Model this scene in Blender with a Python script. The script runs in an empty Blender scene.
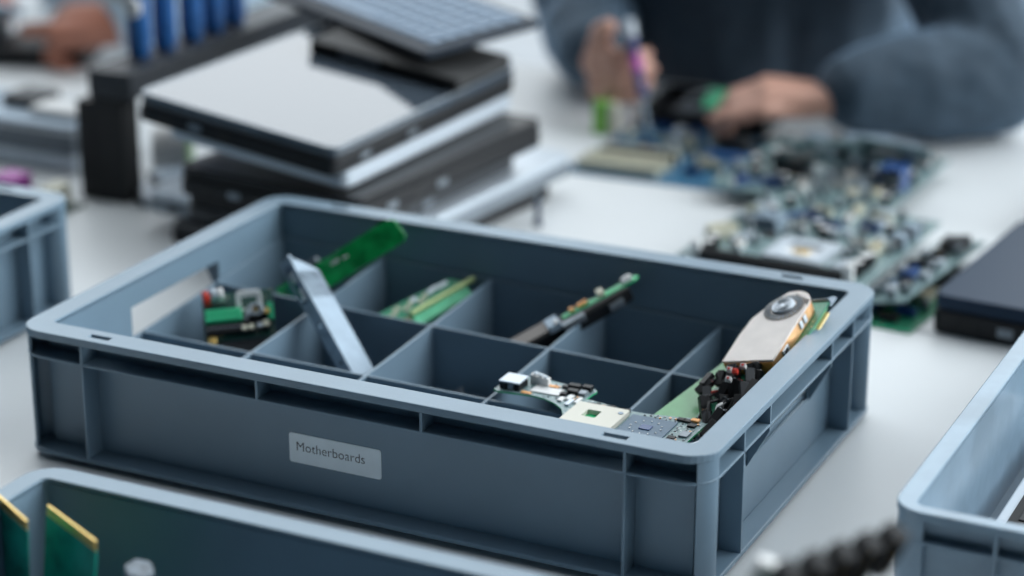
import bpy, bmesh, math, random
from mathutils import Vector, Matrix, Euler
S = bpy.context.scene
COL = S.collection
PI = math.pi
R = math.radians

# ------------------------------------------------------------------ materials
def lin(c):
    c = c / 255.0
    return c / 12.92 if c <= .04045 else ((c + .055) / 1.055) ** 2.4
def rgb(r, g, b): return (lin(r), lin(g), lin(b), 1)
MATS = {}
def mat(name, col, rough=.5, metal=0., var=0., scale=30., bump=0., bscale=200., trans=0., coat=0., spec=.5):
    if name in MATS: return MATS[name]
    m = bpy.data.materials.new(name); m.use_nodes = True
    nt = m.node_tree; b = nt.nodes['Principled BSDF']
    b.inputs['Base Color'].default_value = col
    b.inputs['Roughness'].default_value = rough
    b.inputs['Metallic'].default_value = metal
    b.inputs['Transmission Weight'].default_value = trans
    b.inputs['Coat Weight'].default_value = coat
    b.inputs['Specular IOR Level'].default_value = spec
    tc = nt.nodes.new('ShaderNodeTexCoord')
    if var > 0:
        n = nt.nodes.new('ShaderNodeTexNoise'); n.inputs['Scale'].default_value = scale
        n.inputs['Detail'].default_value = 5
        nt.links.new(tc.outputs['Object'], n.inputs['Vector'])
        r = nt.nodes.new('ShaderNodeValToRGB')
        r.color_ramp.elements[0].position = .35; r.color_ramp.elements[1].position = .65
        r.color_ramp.elements[0].color = tuple(c * (1 - var) for c in col[:3]) + (1,)
        r.color_ramp.elements[1].color = tuple(min(1, c * (1 + var)) for c in col[:3]) + (1,)
        nt.links.new(n.outputs['Fac'], r.inputs['Fac'])
        nt.links.new(r.outputs['Color'], b.inputs['Base Color'])
    if bump > 0:
        n = nt.nodes.new('ShaderNodeTexNoise'); n.inputs['Scale'].default_value = bscale
        nt.links.new(tc.outputs['Object'], n.inputs['Vector'])
        bp = nt.nodes.new('ShaderNodeBump'); bp.inputs['Strength'].default_value = bump
        bp.inputs['Distance'].default_value = .001
        nt.links.new(n.outputs['Fac'], bp.inputs['Height'])
        nt.links.new(bp.outputs['Normal'], b.inputs['Normal'])
    MATS[name] = m
    return m

def pcb_mat(name, base, trace, pad=(.55, .5, .35, 1), scale=140, rough=.32):
    """solder mask with copper traces, vias and small pads"""
    if name in MATS: return MATS[name]
    m = bpy.data.materials.new(name); m.use_nodes = True
    nt = m.node_tree; b = nt.nodes['Principled BSDF']; L = nt.links
    tc = nt.nodes.new('ShaderNodeTexCoord')
    br = nt.nodes.new('ShaderNodeTexBrick')
    br.inputs['Scale'].default_value = scale
    br.inputs['Color1'].default_value = base; br.inputs['Color2'].default_value = tuple(c * .75 for c in base[:3]) + (1,)
    br.inputs['Mortar'].default_value = trace; br.inputs['Mortar Size'].default_value = .06
    br.inputs['Brick Width'].default_value = 1.7; br.inputs['Row Height'].default_value = .33
    L.new(tc.outputs['Object'], br.inputs['Vector'])
    vo = nt.nodes.new('ShaderNodeTexVoronoi'); vo.inputs['Scale'].default_value = scale * 1.6
    L.new(tc.outputs['Object'], vo.inputs['Vector'])
    lt = nt.nodes.new('ShaderNodeMath'); lt.operation = 'LESS_THAN'; lt.inputs[1].default_value = .16
    L.new(vo.outputs['Distance'], lt.inputs[0])
    mx = nt.nodes.new('ShaderNodeMixRGB'); mx.inputs['Color2'].default_value = pad
    L.new(lt.outputs[0], mx.inputs['Fac']); L.new(br.outputs['Color'], mx.inputs['Color1'])
    L.new(mx.outputs['Color'], b.inputs['Base Color'])
    b.inputs['Roughness'].default_value = rough
    MATS[name] = m
    return m

PLASTIC = mat('grey_plastic', (.145, .218, .282, 1), .35, var=.05, scale=14, bump=.12, bscale=900)
PLASTIC_IN = mat('grey_insert_plastic', (.138, .205, .265, 1), .42, var=.05, scale=14)
PLASTIC_C = mat('blue_grey_clean_plastic', (.21, .30, .38, 1), .22, var=.12, scale=18)
STICKER = mat('sticker_paper', (.84, .91, .95, 1), .6, var=.03, scale=60)
INK = mat('ink', (.012, .015, .02, 1), .6)
TABLE = mat('white_laminate', (.635, .665, .68, 1), .42, var=.015, scale=6)
FLOOR = mat('floor_grey', (.36, .39, .42, 1), .6, var=.06, scale=2)
BLACK = mat('black_plastic', (.009, .010, .012, 1), .42, spec=.25)
BLACKM = mat('black_matte', (.010, .011, .012, 1), .7)
DARK = mat('dark_grey_plastic', (.026, .030, .036, 1), .4, var=.1, scale=40, spec=.3)
GLOSSY = mat('glossy_black_lid', (.050, .066, .085, 1), .08, coat=.25, spec=.62)
GREYM = mat('grey_metal_shell', (.20, .23, .26, 1), .38, metal=.6)
SILVER = mat('silver_shell', (.50, .56, .62, 1), .36, metal=.35)
STEEL = mat('galvanised_steel', (.24, .31, .38, 1), .46, metal=.35, var=.10, scale=50)
CHROME = mat('bright_metal', (.85, .87, .9, 1), .16, metal=1)
WHITE = mat('white_plastic', (.66, .67, .67, 1), .4)
CREAM = mat('cream_plastic', (.60, .59, .47, 1), .42)
IVORY = mat('ivory_socket', (.56, .55, .48, 1), .45)
BLUE = mat('blue_plastic', (.012, .065, .23, 1), .35)
BLUE2 = mat('deep_blue_plastic', (.01, .09, .28, 1), .4, var=.15, scale=60)
LBLUE = mat('pale_blue_plastic', (.10, .26, .60, 1), .4)
TEALC = mat('green_terminal_plastic', (.02, .45, .21, 1), .3)
LIME = mat('lime_plastic', (.22, .56, .08, 1), .4)
MAG = mat('magenta_plastic', (.36, .03, .33, 1), .4)
RED = mat('red_plastic', (.62, .05, .03, 1), .35)
ORANGE = mat('orange_kapton', (.75, .33, .08, 1), .35)
GOLD = mat('gold_contacts', (.80, .55, .18, 1), .28, metal=.8)
GOLDP = mat('yellow_bracket', (.80, .62, .25, 1), .4, var=.1)
COPPER = mat('copper_tinted_plate', (.80, .46, .22, 1), .30, metal=.75, var=.2, scale=60)
CHIPM = mat('chip_epoxy', (.016, .017, .019, 1), .45)
CERAM = mat('chip_package_blue', (.050, .105, .165, 1), .45, var=.06, scale=120)
DIE = mat('silicon_die', (.015, .055, .17, 1), .25)
PGREEN = pcb_mat('pcb_green', (.008, .16, .085, 1), (.02, .27, .14, 1))
PBRIGHT = mat('pcb_bright_green', (.008, .30, .075, 1), .16, var=.42, scale=60, coat=.4)
PLIGHT = mat('pcb_pale_green', (.115, .34, .15, 1), .3, var=.12, scale=50)
PTEAL = pcb_mat('pcb_teal', (.11, .19, .20, 1), (.22, .33, .34, 1), pad=(.65, .70, .70, 1))
PDTEAL = mat('pcb_deep_teal', (.004, .22, .16, 1), .22, var=.5, scale=26)
PBLUE = pcb_mat('pcb_blue', (.015, .10, .21, 1), (.05, .20, .33, 1), pad=(.6, .65, .7, 1))
PDARK = pcb_mat('pcb_dark', (.01, .045, .04, 1), (.02, .09, .07, 1))
PEDGE = mat('pcb_green_edge', (.01, .42, .16, 1), .3)
JACKET = mat('navy_jacket_cloth', (.054, .090, .130, 1), .75, var=.12, scale=60, bump=.3, bscale=700)
JACKET.node_tree.nodes['Principled BSDF'].inputs['Sheen Weight'].default_value = .6
JACKET.node_tree.nodes['Principled BSDF'].inputs['Sheen Roughness'].default_value = .35
JACKET.node_tree.nodes['Principled BSDF'].inputs['Sheen Tint'].default_value = (.45,.70,1,1)
SKIN = mat('skin', (.60, .33, .25, 1), .5, var=.08, scale=60)
SKIN2 = mat('skin_tan', (.33, .13, .085, 1), .5, var=.08, scale=60)
SLEEVE = mat('pale_blue_shirt_cloth', (.48, .60, .70, 1), .8, var=.05, scale=50)
HAIR = mat('dark_hair', (.02, .015, .012, 1), .6)
GREYDEV = mat('grey_device', (.12, .15, .18, 1), .4, var=.3, scale=160)

# clear plastic shroud of the blower: frosted and see-through
FROST = mat('frosted_clear_plastic', (.80, .74, .70, 1), .30, trans=.25, var=.06, scale=60)

# ------------------------------------------------------------------ mesh builder
class MB:
    def __init__(s): s.v = []; s.f = []; s.mi = []; s.M = Matrix(); s.m = 0
    def add(s, vs, fs):
        o = len(s.v)
        s.v += [tuple(s.M @ Vector(p)) for p in vs]
        for f in fs: s.f.append([i + o for i in f]); s.mi.append(s.m)
        return s
    def box(s, x0, y0, z0, x1, y1, z1):
        if x0 > x1: x0, x1 = x1, x0
        if y0 > y1: y0, y1 = y1, y0
        if z0 > z1: z0, z1 = z1, z0
        return s.add([(x0,y0,z0),(x1,y0,z0),(x1,y1,z0),(x0,y1,z0),(x0,y0,z1),(x1,y0,z1),(x1,y1,z1),(x0,y1,z1)],
              [(3,2,1,0),(4,5,6,7),(0,1,5,4),(1,2,6,5),(2,3,7,6),(3,0,4,7)])
    def prism(s, poly, z0, z1):
        n = len(poly)
        a = sum(poly[i][0]*poly[(i+1)%n][1]-poly[(i+1)%n][0]*poly[i][1] for i in range(n))
        if a < 0: poly = poly[::-1]
        return s.add([(x,y,z0) for x,y in poly]+[(x,y,z1) for x,y in poly],
              [list(range(n))[::-1], list(range(n,2*n))]+[(i,(i+1)%n,(i+1)%n+n,i+n) for i in range(n)])
    def cyl(s, x, y, z0, z1, r, n=20, r1=None):
        r1 = r if r1 is None else r1
        c = [(math.cos(2*PI*i/n), math.sin(2*PI*i/n)) for i in range(n)]
        return s.add([(x+r*a,y+r*b,z0) for a,b in c]+[(x+r1*a,y+r1*b,z1) for a,b in c],
              [list(range(n))[::-1], list(range(n,2*n))]+[(i,(i+1)%n,(i+1)%n+n,i+n) for i in range(n)])
    def ring(s, po, pi, z0, z1):
        n = len(po)
        return s.add([(x,y,z0) for x,y in po]+[(x,y,z1) for x,y in po]+[(x,y,z0) for x,y in pi]+[(x,y,z1) for x,y in pi],
              [f for i in range(n) for j in [(i+1)%n] for f in
               ((i,j,j+n,i+n),(j+2*n,i+2*n,i+3*n,j+3*n),(i+n,j+n,j+3*n,i+3*n),(j,i,i+2*n,j+2*n))])
    def tube(s, pts, r, n=8):
        pts = [Vector(p) for p in pts]; vs = []; k = len(pts)
        up = Vector((0,0,1))
        for i,p in enumerate(pts):
            t = (pts[min(i+1,k-1)]-pts[max(i-1,0)]).normalized()
            a = t.cross(up)
            if a.length < .05: a = t.cross(Vector((1,0,0)))
            a.normalize(); b = t.cross(a)
            rr = r[i] if isinstance(r,(list,tuple)) else r
            vs += [tuple(p + a*rr*math.cos(2*PI*j/n) + b*rr*math.sin(2*PI*j/n)) for j in range(n)]
        fs = [(i*n+j, i*n+(j+1)%n, (i+1)*n+(j+1)%n, (i+1)*n+j) for i in range(k-1) for j in range(n)]
        fs += [list(range(n))[::-1], list(range((k-1)*n, k*n))]
        return s.add(vs, fs)
    def build(s, name, mats, parent=None, bevel=0., seg=2, smooth=False):
        me = bpy.data.meshes.new(name); me.from_pydata(s.v, [], s.f)
        for m in (mats if isinstance(mats,(list,tuple)) else [mats]): me.materials.append(m)
        me.polygons.foreach_set('material_index', s.mi)
        bm = bmesh.new(); bm.from_mesh(me); bmesh.ops.recalc_face_normals(bm, faces=bm.faces)
        bm.to_mesh(me); bm.free()
        if smooth:
            me.polygons.foreach_set('use_smooth', [True]*len(me.polygons))
            me.set_sharp_from_angle(angle=R(35))
        me.update()
        o = bpy.data.objects.new(name, me); COL.objects.link(o)
        if parent is not None: o.parent = parent
        if bevel:
            b = o.modifiers.new('bevel','BEVEL'); b.width = bevel; b.segments = seg; b.limit_method = 'ANGLE'; b.angle_limit = R(40)
        return o

def rrect(x0, y0, x1, y1, r, n=6):
    out = []
    for cx, cy, a0 in ((x1-r,y1-r,0),(x0+r,y1-r,90),(x0+r,y0+r,180),(x1-r,y0+r,270)):
        for i in range(n+1):
            a = R(a0+90*i/n); out.append((cx+r*math.cos(a), cy+r*math.sin(a)))
    return out

def tag(o, label=None, cat=None, group=None, kind=None):
    if label: o['label'] = label
    if cat: o['category'] = cat
    if group: o['group'] = group
    if kind: o['kind'] = kind
    return o
def thing(name, label, cat, loc=(0,0,0), rot=(0,0,0), group=None):
    o = bpy.data.objects.new(name, None); COL.objects.link(o)
    o.empty_display_size = .02
    o.location = loc; o.rotation_euler = rot
    return tag(o, label, cat, group)
def frame(o, origin, u, v):
    """stand the thing in a frame: u = local x, v = local y (made square to u)"""
    u = Vector(u).normalized(); w = u.cross(Vector(v)).normalized(); v = w.cross(u)
    M = Matrix((u, v, w)).transposed().to_4x4(); M.translation = Vector(origin)
    o.matrix_world = M
    return o
def children(o): return [c for c in COL.objects if c.parent == o]
def copy_tree(o, parent=None, skip=()):
    c = o.copy(); COL.objects.link(c)
    if parent is not None: c.parent = parent
    for ch in children(o):
        if ch.name.split('.')[0] in skip: continue
        copy_tree(ch, c)
    return c

# ------------------------------------------------------------------ setting
def slab_table(name, x0, y0, x1, y1, label):
    t = thing(name, label, 'table', ((x0+x1)/2, (y0+y1)/2, -.74))
    ox, oy, oz = t.location
    b = MB(); b.box(x0-ox, y0-oy, .712, x1-ox, y1-oy, .74); b.build('tabletop', TABLE, t, .0012)
    b = MB()
    for s in (-1, 1):
        b.box(x0-ox+.06, s*((y1-y0)/2-.06)-.012, .66, x1-ox-.06, s*((y1-y0)/2-.06)+.012, .7118)
    b.build('frame_rail', GREYM, t, .001)
    for a in (-1, 1):
        for c in (-1, 1):
            cx, cy = a*((x1-x0)/2-.05), c*((y1-y0)/2-.06)
            b = MB(); b.box(cx-.022, cy-.022, 0, cx+.022, cy+.022, .7118); b.build('leg', GREYM, t, .002)
    return t
slab_table('work_table', -1.5, -1.05, 1.5, .3985, 'white laminate work table carrying the four grey crates')
slab_table('work_table', -1.5, .4015, 1.5, 1.16, 'white laminate work table at which the two people work, far side of the seam')
b = MB(); b.box(-6, -4, -.80, 6, 9, -.7402); fl = b.build('floor', FLOOR); fl['kind'] = 'structure'

# ------------------------------------------------------------------ crates
def f_hole_wall(mb, xo, xi, y0, y1, zs, hy, hz):
    """short wall with the hand opening: outer skin at xo, inner skin at xi"""
    ys = [y0, hy[0], hy[1], y1]; z = [zs[0], hz[0], hz[1], zs[1]]
    for i in range(3):
        for j in range(3):
            if i == 1 and j == 1: continue
            for x in (xo, xi):
                mb.add([(x,ys[i],z[j]),(x,ys[i+1],z[j]),(x,ys[i+1],z[j+1]),(x,ys[i],z[j+1])], [(0,1,2,3)])
    for a, c in (((ys[1],z[1]),(ys[2],z[1])),((ys[2],z[1]),(ys[2],z[2])),((ys[2],z[2]),(ys[1],z[2])),((ys[1],z[2]),(ys[1],z[1]))):
        mb.add([(xo,a[0],a[1]),(xo,c[0],c[1]),(xi,c[0],c[1]),(xi,a[0],a[1])], [(0,1,2,3)])

def crate(label, loc, pm=PLASTIC, hz0=.056, dx=0.):
    t = thing('storage_crate', label, 'crate', loc)
    H = .113; wx, wy = .2822+dx, .1797+dx; ix, iy = .2797+dx, .1768+dx
    b = MB()
    # long walls
    for s in (-1, 1):
        b.box(-wx, s*iy, .005, wx, s*wy, .109)
        f_hole_wall(b, s*wx, s*ix, -wy, wy, (.005, .109), (-.068, .068), (hz0, .0885))
    # bottom, foot
    b.box(-wx, -wy, .005, wx, wy, .0078)
    b.build('crate_wall', pm, t)
    b = MB(); b.ring(rrect(-.288,-.188,.288,.188,.012), rrect(-.27,-.17,.27,.17,.006), 0, .0052); b.build('foot_ring', pm, t)
    # ledge, middle flange
    b = MB()
    b.ring(rrect(-.3,-.2,.3,.2,.0235), rrect(-wx+.0004,-wy+.0004,wx-.0004,wy-.0004,.003), .0050, .0092)
    b.build('bottom_ledge', pm, t, .0012)
    b = MB()
    b.ring(rrect(-.2998,-.1998,.2998,.1998,.0238), rrect(-wx+.0004,-wy+.0004,wx-.0004,wy-.0004,.003), .0895, .0917)
    b.build('middle_flange', pm, t, .0007)
    # rim with slots cut through it
    b = MB(); b.ring(rrect(-.3,-.2,.3,.2,.0240,8), rrect(-.2795-dx,-.1765-dx,.2795+dx,.1765+dx,.006,8), .1094, H)
    b.ring(rrect(-.3,-.2,.3,.2,.0240,8), rrect(-.2975,-.1975,.2975,.1975,.0215,8), .1066, .1096)
    rim = b.build('rim', pm, t)
    c = MB()
    for sx in (-1, 1):
        for sy in (-1, 1):
            c.box(sx*.2235-.0095, sy*(.1892+dx*.42)-.0030+dx*.12, .100, sx*.2235+.0095, sy*(.1892+dx*.42)+.0030-dx*.12, .12)
    cut = c.build('cutter', pm)
    m = rim.modifiers.new('cut', 'BOOLEAN'); m.object = cut; m.solver = 'EXACT'; m.use_self = True
    bpy.context.view_layer.update()
    me = bpy.data.meshes.new_from_object(rim.evaluated_get(bpy.context.evaluated_depsgraph_get()))
    rim.modifiers.clear(); rim.data = me; bpy.data.objects.remove(cut)
    bv = rim.modifiers.new('bevel', 'BEVEL'); bv.width = .0009; bv.segments = 2; bv.limit_method = 'ANGLE'; bv.angle_limit = R(50)
    # ribs
    for s in (-1, 1):
        for x in (-.2355, .2355):
            b = MB(); b.box(x-.0012, s*wy, .0085, x+.0012, s*.1998, .1094); b.build('rib', pm, t, .0005)
        for x in (-.0715, .0715):
            b = MB(); b.box(x-.0012, s*wy, .0912, x+.0012, s*.1998, .1094); b.build('rib', pm, t, .0005)
        for y in (-.127, .127):
            b = MB(); b.box(s*wx, y-.0012, .0085, s*.2998, y+.0012, .1094); b.build('rib', pm, t, .0005)
        for y in (-.072, .072):
            b = MB(); b.box(s*wx, y-.0012, .0912, s*.2998, y+.0012, .1094); b.build('rib', pm, t, .0005)
        # triangular webs at both ends of the hand opening
        for y in (-.072, .072):
            b = MB(); P = [(s*wx,.0896),(s*.2996,.0896),(s*.2996,.0855),(s*wx,hz0-.003)]
            b.add([(x,y-.0012,z) for x,z in P]+[(x,y+.0012,z) for x,z in P], [(0,1,2,3),(4,5,6,7)]+[(i,(i+1)%4,(i+1)%4+4,i+4) for i in range(4)])
            b.build('grip_web', pm, t, .0005)
    # corner posts
    for sx in (-1, 1):
        for sy in (-1, 1):
            out_ = [(.2893,.1950),(.2920,.1929),(.2945,.1900),(.2970,.1858),(.2986,.1805),(.2988,.1765),(.2950,.1712),(.2895,.1690),(.2818,.1680)]
            in_ = [(.2818,.1700),(.2885,.1710),(.2935,.1733),(.2966,.1772),(.2965,.1800),(.2950,.1848),(.2925,.1888),(.2902,.1913),(.2880,.1932)]
            b = MB(); b.prism([(sx*x, sy*y) for x, y in out_+in_], .0088, .1096) if dx < .003 else b.prism([(sx*(.2990-r0*(1-math.cos(R(a)))), sy*(.1990-r0*(1-math.sin(R(a))))) for r0 in (.0230,) for a in range(0,91,10)]+[(sx*(.2990-.0230), sy*.1880),(sx*.2880, sy*(.1990-.0230))], .0088, .1096); b.build('corner_post', pm, t, smooth=True)
    return t

main = crate('grey plastic crate with a Motherboards label, full of circuit boards', (0,0,0))
# the sticker and its writing
b = MB(); b.M = Matrix.Rotation(PI/2, 4, 'X')
b.prism(rrect(-.0555, .0350, .0262, .0598, .0022, 4), .1798, .1803)
st = b.build('label_sticker', STICKER, main); st['label'] = 'pale rectangular sticker with dark lettering'
cu = bpy.data.curves.new('lettering', 'FONT'); cu.body = 'Motherboards'; cu.size = .0142; cu.extrude = .00008
cu.offset = -.00012
cu.space_character = 1.02
tx = bpy.data.objects.new('lettering', cu); COL.objects.link(tx)
bpy.context.view_layer.update()
me = bpy.data.meshes.new_from_object(tx.evaluated_get(bpy.context.evaluated_depsgraph_get()))
bpy.data.objects.remove(tx)
w = max(v.co.x for v in me.vertices) - min(v.co.x for v in me.vertices)
k = .0605 / w
for v in me.vertices:
    v.co = Vector((v.co.x*k, v.co.y*k*1.04, v.co.z))
me.materials.append(INK)
tx = bpy.data.objects.new('lettering', me); COL.objects.link(tx); tx.parent = st
tx.matrix_world = Matrix.Translation((-.0495, -.18032, .0455)) @ Matrix.Rotation(PI/2, 4, 'X')

left_crate = copy_tree(main, skip=('label_sticker',)); left_crate.location = (-.768, -.088, 0)
left_crate['label'] = 'grey plastic crate at the left edge of the photo, only one corner in view'
front_crate = crate('crate', (.184, -.606, 0), PLASTIC, dx=.0045)
front_crate['label'] = 'grey plastic crate nearest the camera, holding upright green circuit cards'
right_crate = crate('blue-grey plastic crate at the lower right with a laptop inside', (.634, .083, 0), PLASTIC_C, dx=.0085)
right_crate.rotation_euler.z = PI/2

# divider insert of the main crate: 5 x 3 square cells, its back left corner ridden up
def ztop(x, y):
    u = min(1, max(0, (x+.28)/.56)); v = min(1, max(0, (y+.172)/.344))
    return .060 + .0205*(1-u)*v**1.4
ins = thing('divider_insert', 'grey plastic divider insert of square cells inside the labelled crate', 'divider', (0,0,.008))
def divider(p, q, th=.0013, n=16):
    p, q = Vector(p), Vector(q); d = (q-p).normalized(); nrm = Vector((-d.y, d.x))
    b = MB(); vs = []; fs = []
    for i in range(n+1):
        c = p.lerp(q, i/n)
        for s, z in ((-1.5,0),(-1,1),(1,1),(1.5,0)):
            e = c + nrm*th*s
            vs.append((e.x, e.y, (ztop(c.x,c.y)-.008) if z else 0))
    for i in range(n):
        for j in range(4):
            k = (j+1) % 4; fs.append((4*i+j, 4*i+k, 4*i+4+k, 4*i+4+j))
    fs += [(0,1,2,3), (4*n+3,4*n+2,4*n+1,4*n)]
    b.add(vs, fs)
    return b.build('divider_wall', PLASTIC_IN, ins, .0006)
gx, gy = .2772, .1742
for y in (-gy, -.058, .058, gy): divider((-gx,y),(gx,y))
for x in (-gx, -.167, -.056, .056, .167, gx): divider((x,-gy),(x,gy))
b = MB(); b.box(-gx,-gy,.0002,gx,gy,.0018); b.build('insert_base', PLASTIC_IN, ins)

# ------------------------------------------------------------------ electronic components (all real sized, metres)
PROTO = {}
def proto(kind):
    if kind in PROTO: return PROTO[kind]
    b = MB(); mats = [CHIPM, STEEL]
    if kind == 'capacitor':
        b.cyl(0,0,0,.010,.0040,16); b.m = 1; b.cyl(0,0,.010,.0108,.0037,16); mats = [mat('capacitor_sleeve',(.12,.16,.18,1),.35), CHROME]
    elif kind == 'capacitor_w':
        b.cyl(0,0,0,.011,.0050,16); b.m = 1; b.cyl(0,0,.011,.0118,.0047,16); mats = [BLACK, WHITE]
    elif kind == 'chip':
        b.box(-.007,-.007,.0004,.007,.007,.0022); b.m = 1
        for i in range(9):
            a = -.006+i*.0015
            b.box(a-.0003,-.0085,0,a+.0003,.0085,.0010); b.box(-.0085,a-.0003,0,.0085,a+.0003,.0010)
    elif kind == 'choke':
        b.box(-.005,-.005,0,.005,.005,.007); mats = [SILVER]
    elif kind == 'choke_ring':
        n = 14; b.ring([(.006*math.cos(2*PI*i/n), .006*math.sin(2*PI*i/n)) for i in range(n)], [(.003*math.cos(2*PI*i/n), .003*math.sin(2*PI*i/n)) for i in range(n)], 0, .006); mats = [COPPER]
    elif kind in ('memory_slot', 'memory_slot_w', 'memory_slot_b'):
        b.box(-.068,-.0035,0,.068,-.0012,.0085); b.box(-.068,.0012,0,.068,.0035,.0085); b.box(-.068,-.0012,0,.068,.0012,.004)
        b.m = 1
        for s in (-1,1): b.box(s*.068,-.003,0,s*.076,.003,.015)
        mats = {'memory_slot':[BLACK,WHITE],'memory_slot_w':[CREAM,WHITE],'memory_slot_b':[BLUE,WHITE]}[kind]
    elif kind in ('expansion_slot','expansion_slot_w','expansion_slot_b'):
        b.box(-.043,-.0042,0,.043,-.0014,.011); b.box(-.043,.0014,0,.043,.0042,.011); b.box(-.043,-.0014,0,.043,.0014,.005)
        mats = {'expansion_slot':[BLACK],'expansion_slot_w':[CREAM],'expansion_slot_b':[LBLUE]}[kind]
    elif kind in ('header','header_c','header_b','header_k'):
        b.box(-.010,-.0035,0,.010,.0035,.0018); b.box(-.010,-.0035,.0018,-.009,.0035,.008); b.box(.009,-.0035,.0018,.010,.0035,.008)
        b.box(-.009,-.0035,.0018,.009,-.0026,.008); b.box(-.009,.0026,.0018,.009,.0035,.008); b.m = 1
        for i in range(7):
            for s in (-1,1): b.box(-.0078+i*.0026-.0003, s*.0011-.0003,.0018,-.0078+i*.0026+.0003, s*.0011+.0003,.007)
        mats = {'header':[WHITE,GOLD],'header_c':[CREAM,GOLD],'header_b':[BLUE,GOLD],'header_k':[BLACK,GOLD]}[kind]
    elif kind in ('port','port_b'):
        b.box(-.008,-.007,0,.008,-.006,.014); b.box(-.008,.006,0,.008,.007,.014); b.box(-.008,-.006,0,.008,.006,.001); b.box(-.008,-.006,.013,.008,.006,.014); b.box(.006,-.006,.001,.008,.006,.013)
        b.m = 1; b.box(-.005,-.005,.005,.006,.005,.008)
        mats = [STEEL, WHITE] if kind == 'port' else [BLUE, WHITE]
    elif kind == 'heatsink':
        b.box(-.018,-.018,0,.018,.018,.004)
        for i in range(9): b.box(-.018+i*.0042,-.018,.004,-.0164+i*.0042,.018,.018)
        mats = [STEEL]
    elif kind == 'heatsink_k':
        b.box(-.018,-.018,0,.018,.018,.004)
        for i in range(9): b.box(-.018+i*.0042,-.018,.004,-.0164+i*.0042,.018,.018)
        mats = [DARK]
    elif kind == 'battery':
        b.cyl(0,0,0,.003,.011,24); b.m = 1; b.cyl(0,0,.003,.0055,.010,24); mats = [BLACK, CHROME]
    elif kind == 'processor_socket':
        b.ring(rrect(-.029,-.031,.029,.031,.003), rrect(-.017,-.016,.017,.016,.001), .003, .0065)
        b.tube([(.033,-.028,.004),(.033,.026,.005),(.020,.034,.006)], .0011, 6)
        b.m = 1; b.box(-.026,-.027,0,.026,.027,.003); b.m = 2; b.box(-.007,-.006,.003,.007,.006,.0042)
        mats = [SILVER, WHITE, GOLD]
    elif kind in ('resistor',):
        b.box(-.0012,-.0006,0,-.0008,.0006,.0006); b.box(.0008,-.0006,0,.0012,.0006,.0006); b.m = 1; b.box(-.0008,-.0006,0,.0008,.0006,.0006); mats = [SILVER, CHIPM]
    elif kind == 'ceramic_capacitor':
        b.box(-.0014,-.0008,0,-.0009,.0008,.0010); b.box(.0009,-.0008,0,.0014,.0008,.0010); b.m = 1; b.box(-.0009,-.0008,0,.0009,.0008,.0010); mats = [SILVER, ORANGE]
    elif kind == 'crystal':
        b.prism(rrect(-.005,-.002,.005,.002,.0019), 0, .0035); mats = [CHROME]
    o = b.build(kind, mats, None, .0003 if kind not in ('resistor','ceramic_capacitor','chip') else 0, 1, smooth='capac' in kind or kind in ('battery','crystal'))
    COL.objects.unlink(o)
    PROTO[kind] = o
    return o
NAMES = {'capacitor_w':'capacitor','choke_ring':'choke','memory_slot_w':'memory_slot','memory_slot_b':'memory_slot','expansion_slot_w':'expansion_slot',
         'expansion_slot_b':'expansion_slot','header_c':'header','header_b':'header','header_k':'header','port_b':'port','heatsink_k':'heatsink'}
def comp(kind, parent, x, y, z, rz=0, s=1., sz=None, rx=0):
    p = proto(kind); c = p.copy(); c.name = NAMES.get(kind, kind); COL.objects.link(c); c.parent = parent
    c.location = (x, y, z); c.rotation_euler = (rx, 0, rz); c.scale = (s, s, s if sz is None else sz) if not isinstance(s, tuple) else s
    return c

def scatter(parent, rng, x0, y0, x1, y1, z, n, kinds, taken, pad=.001, edge=0):
    SZ = {'capacitor':.0045,'capacitor_w':.0055,'chip':.009,'choke':.006,'choke_ring':.0065,'header':.010,'header_c':.010,'header_b':.010,'header_k':.010,'port':.009,'port_b':.009,
          'heatsink':.02,'heatsink_k':.02,'battery':.011,'resistor':.0016,'ceramic_capacitor':.0018,'crystal':.005}
    k = 0
    for _ in range(n*12):
        if k >= n: break
        kd = rng.choice(kinds); r = SZ[kd]; x = rng.uniform(x0+r, x1-r); y = rng.uniform(y0+r, y1-r)
        if any(abs(x-a) < r+e+pad and abs(y-c) < r+f+pad for a, c, e, f in taken): continue
        comp(kd, parent, x, y, z, rng.choice((0, PI/2)))
        taken.append((x, y, r, r)); k += 1

def board(name, label, w, d, m, th=.0016, group=None, cat='circuit board'):
    t = thing(name, label, cat, group=group)
    b = MB(); b.prism(rrect(0,0,w,d,.003,3), 0, th)
    b.build('circuit_board', m, t)
    return t

# ------------------------------------------------------------------ contents of the labelled crate
# laptop motherboard lying on the dividers near the front rim (most in focus)
mb = thing('laptop_motherboard', 'green laptop motherboard with ivory socket lying on the dividers by the front rim', 'circuit board', (.15,-.09,.0690))
ox, oy = .15, -.09
out = [(.060,-.055),(.062,-.028),(.064,-.024),(.083,-.0175),(.111,-.0215),(.133,-.020),(.137,-.024),(.1355,-.043),(.139,-.0425),(.157,-.0455),(.174,-.049),(.192,-.0485),(.2345,-.040),(.2395,-.044),
       (.2385,-.098),(.2365,-.112),(.215,-.118),(.215,-.135),(.136,-.135),(.134,-.088),(.1315,-.078),(.1255,-.068),(.116,-.0605),(.105,-.0555),(.095,-.0540),(.080,-.0555),(.065,-.0575)]
b = MB(); b.prism([(x-ox,y-oy) for x,y in out], 0, .0012); b.m = 1
b.prism([(x-ox+.0001*(1 if x < .15 else -1), y-oy) for x,y in out], .00015, .00105)
b = MB(); b.prism([(x-ox,y-oy) for x,y in out], 0, .0014)
me_o = b.build('circuit_board', [PTEAL, PEDGE], mb)
for p in me_o.data.polygons:
    if abs(p.normal.z) < .5: p.material_index = 1
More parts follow.
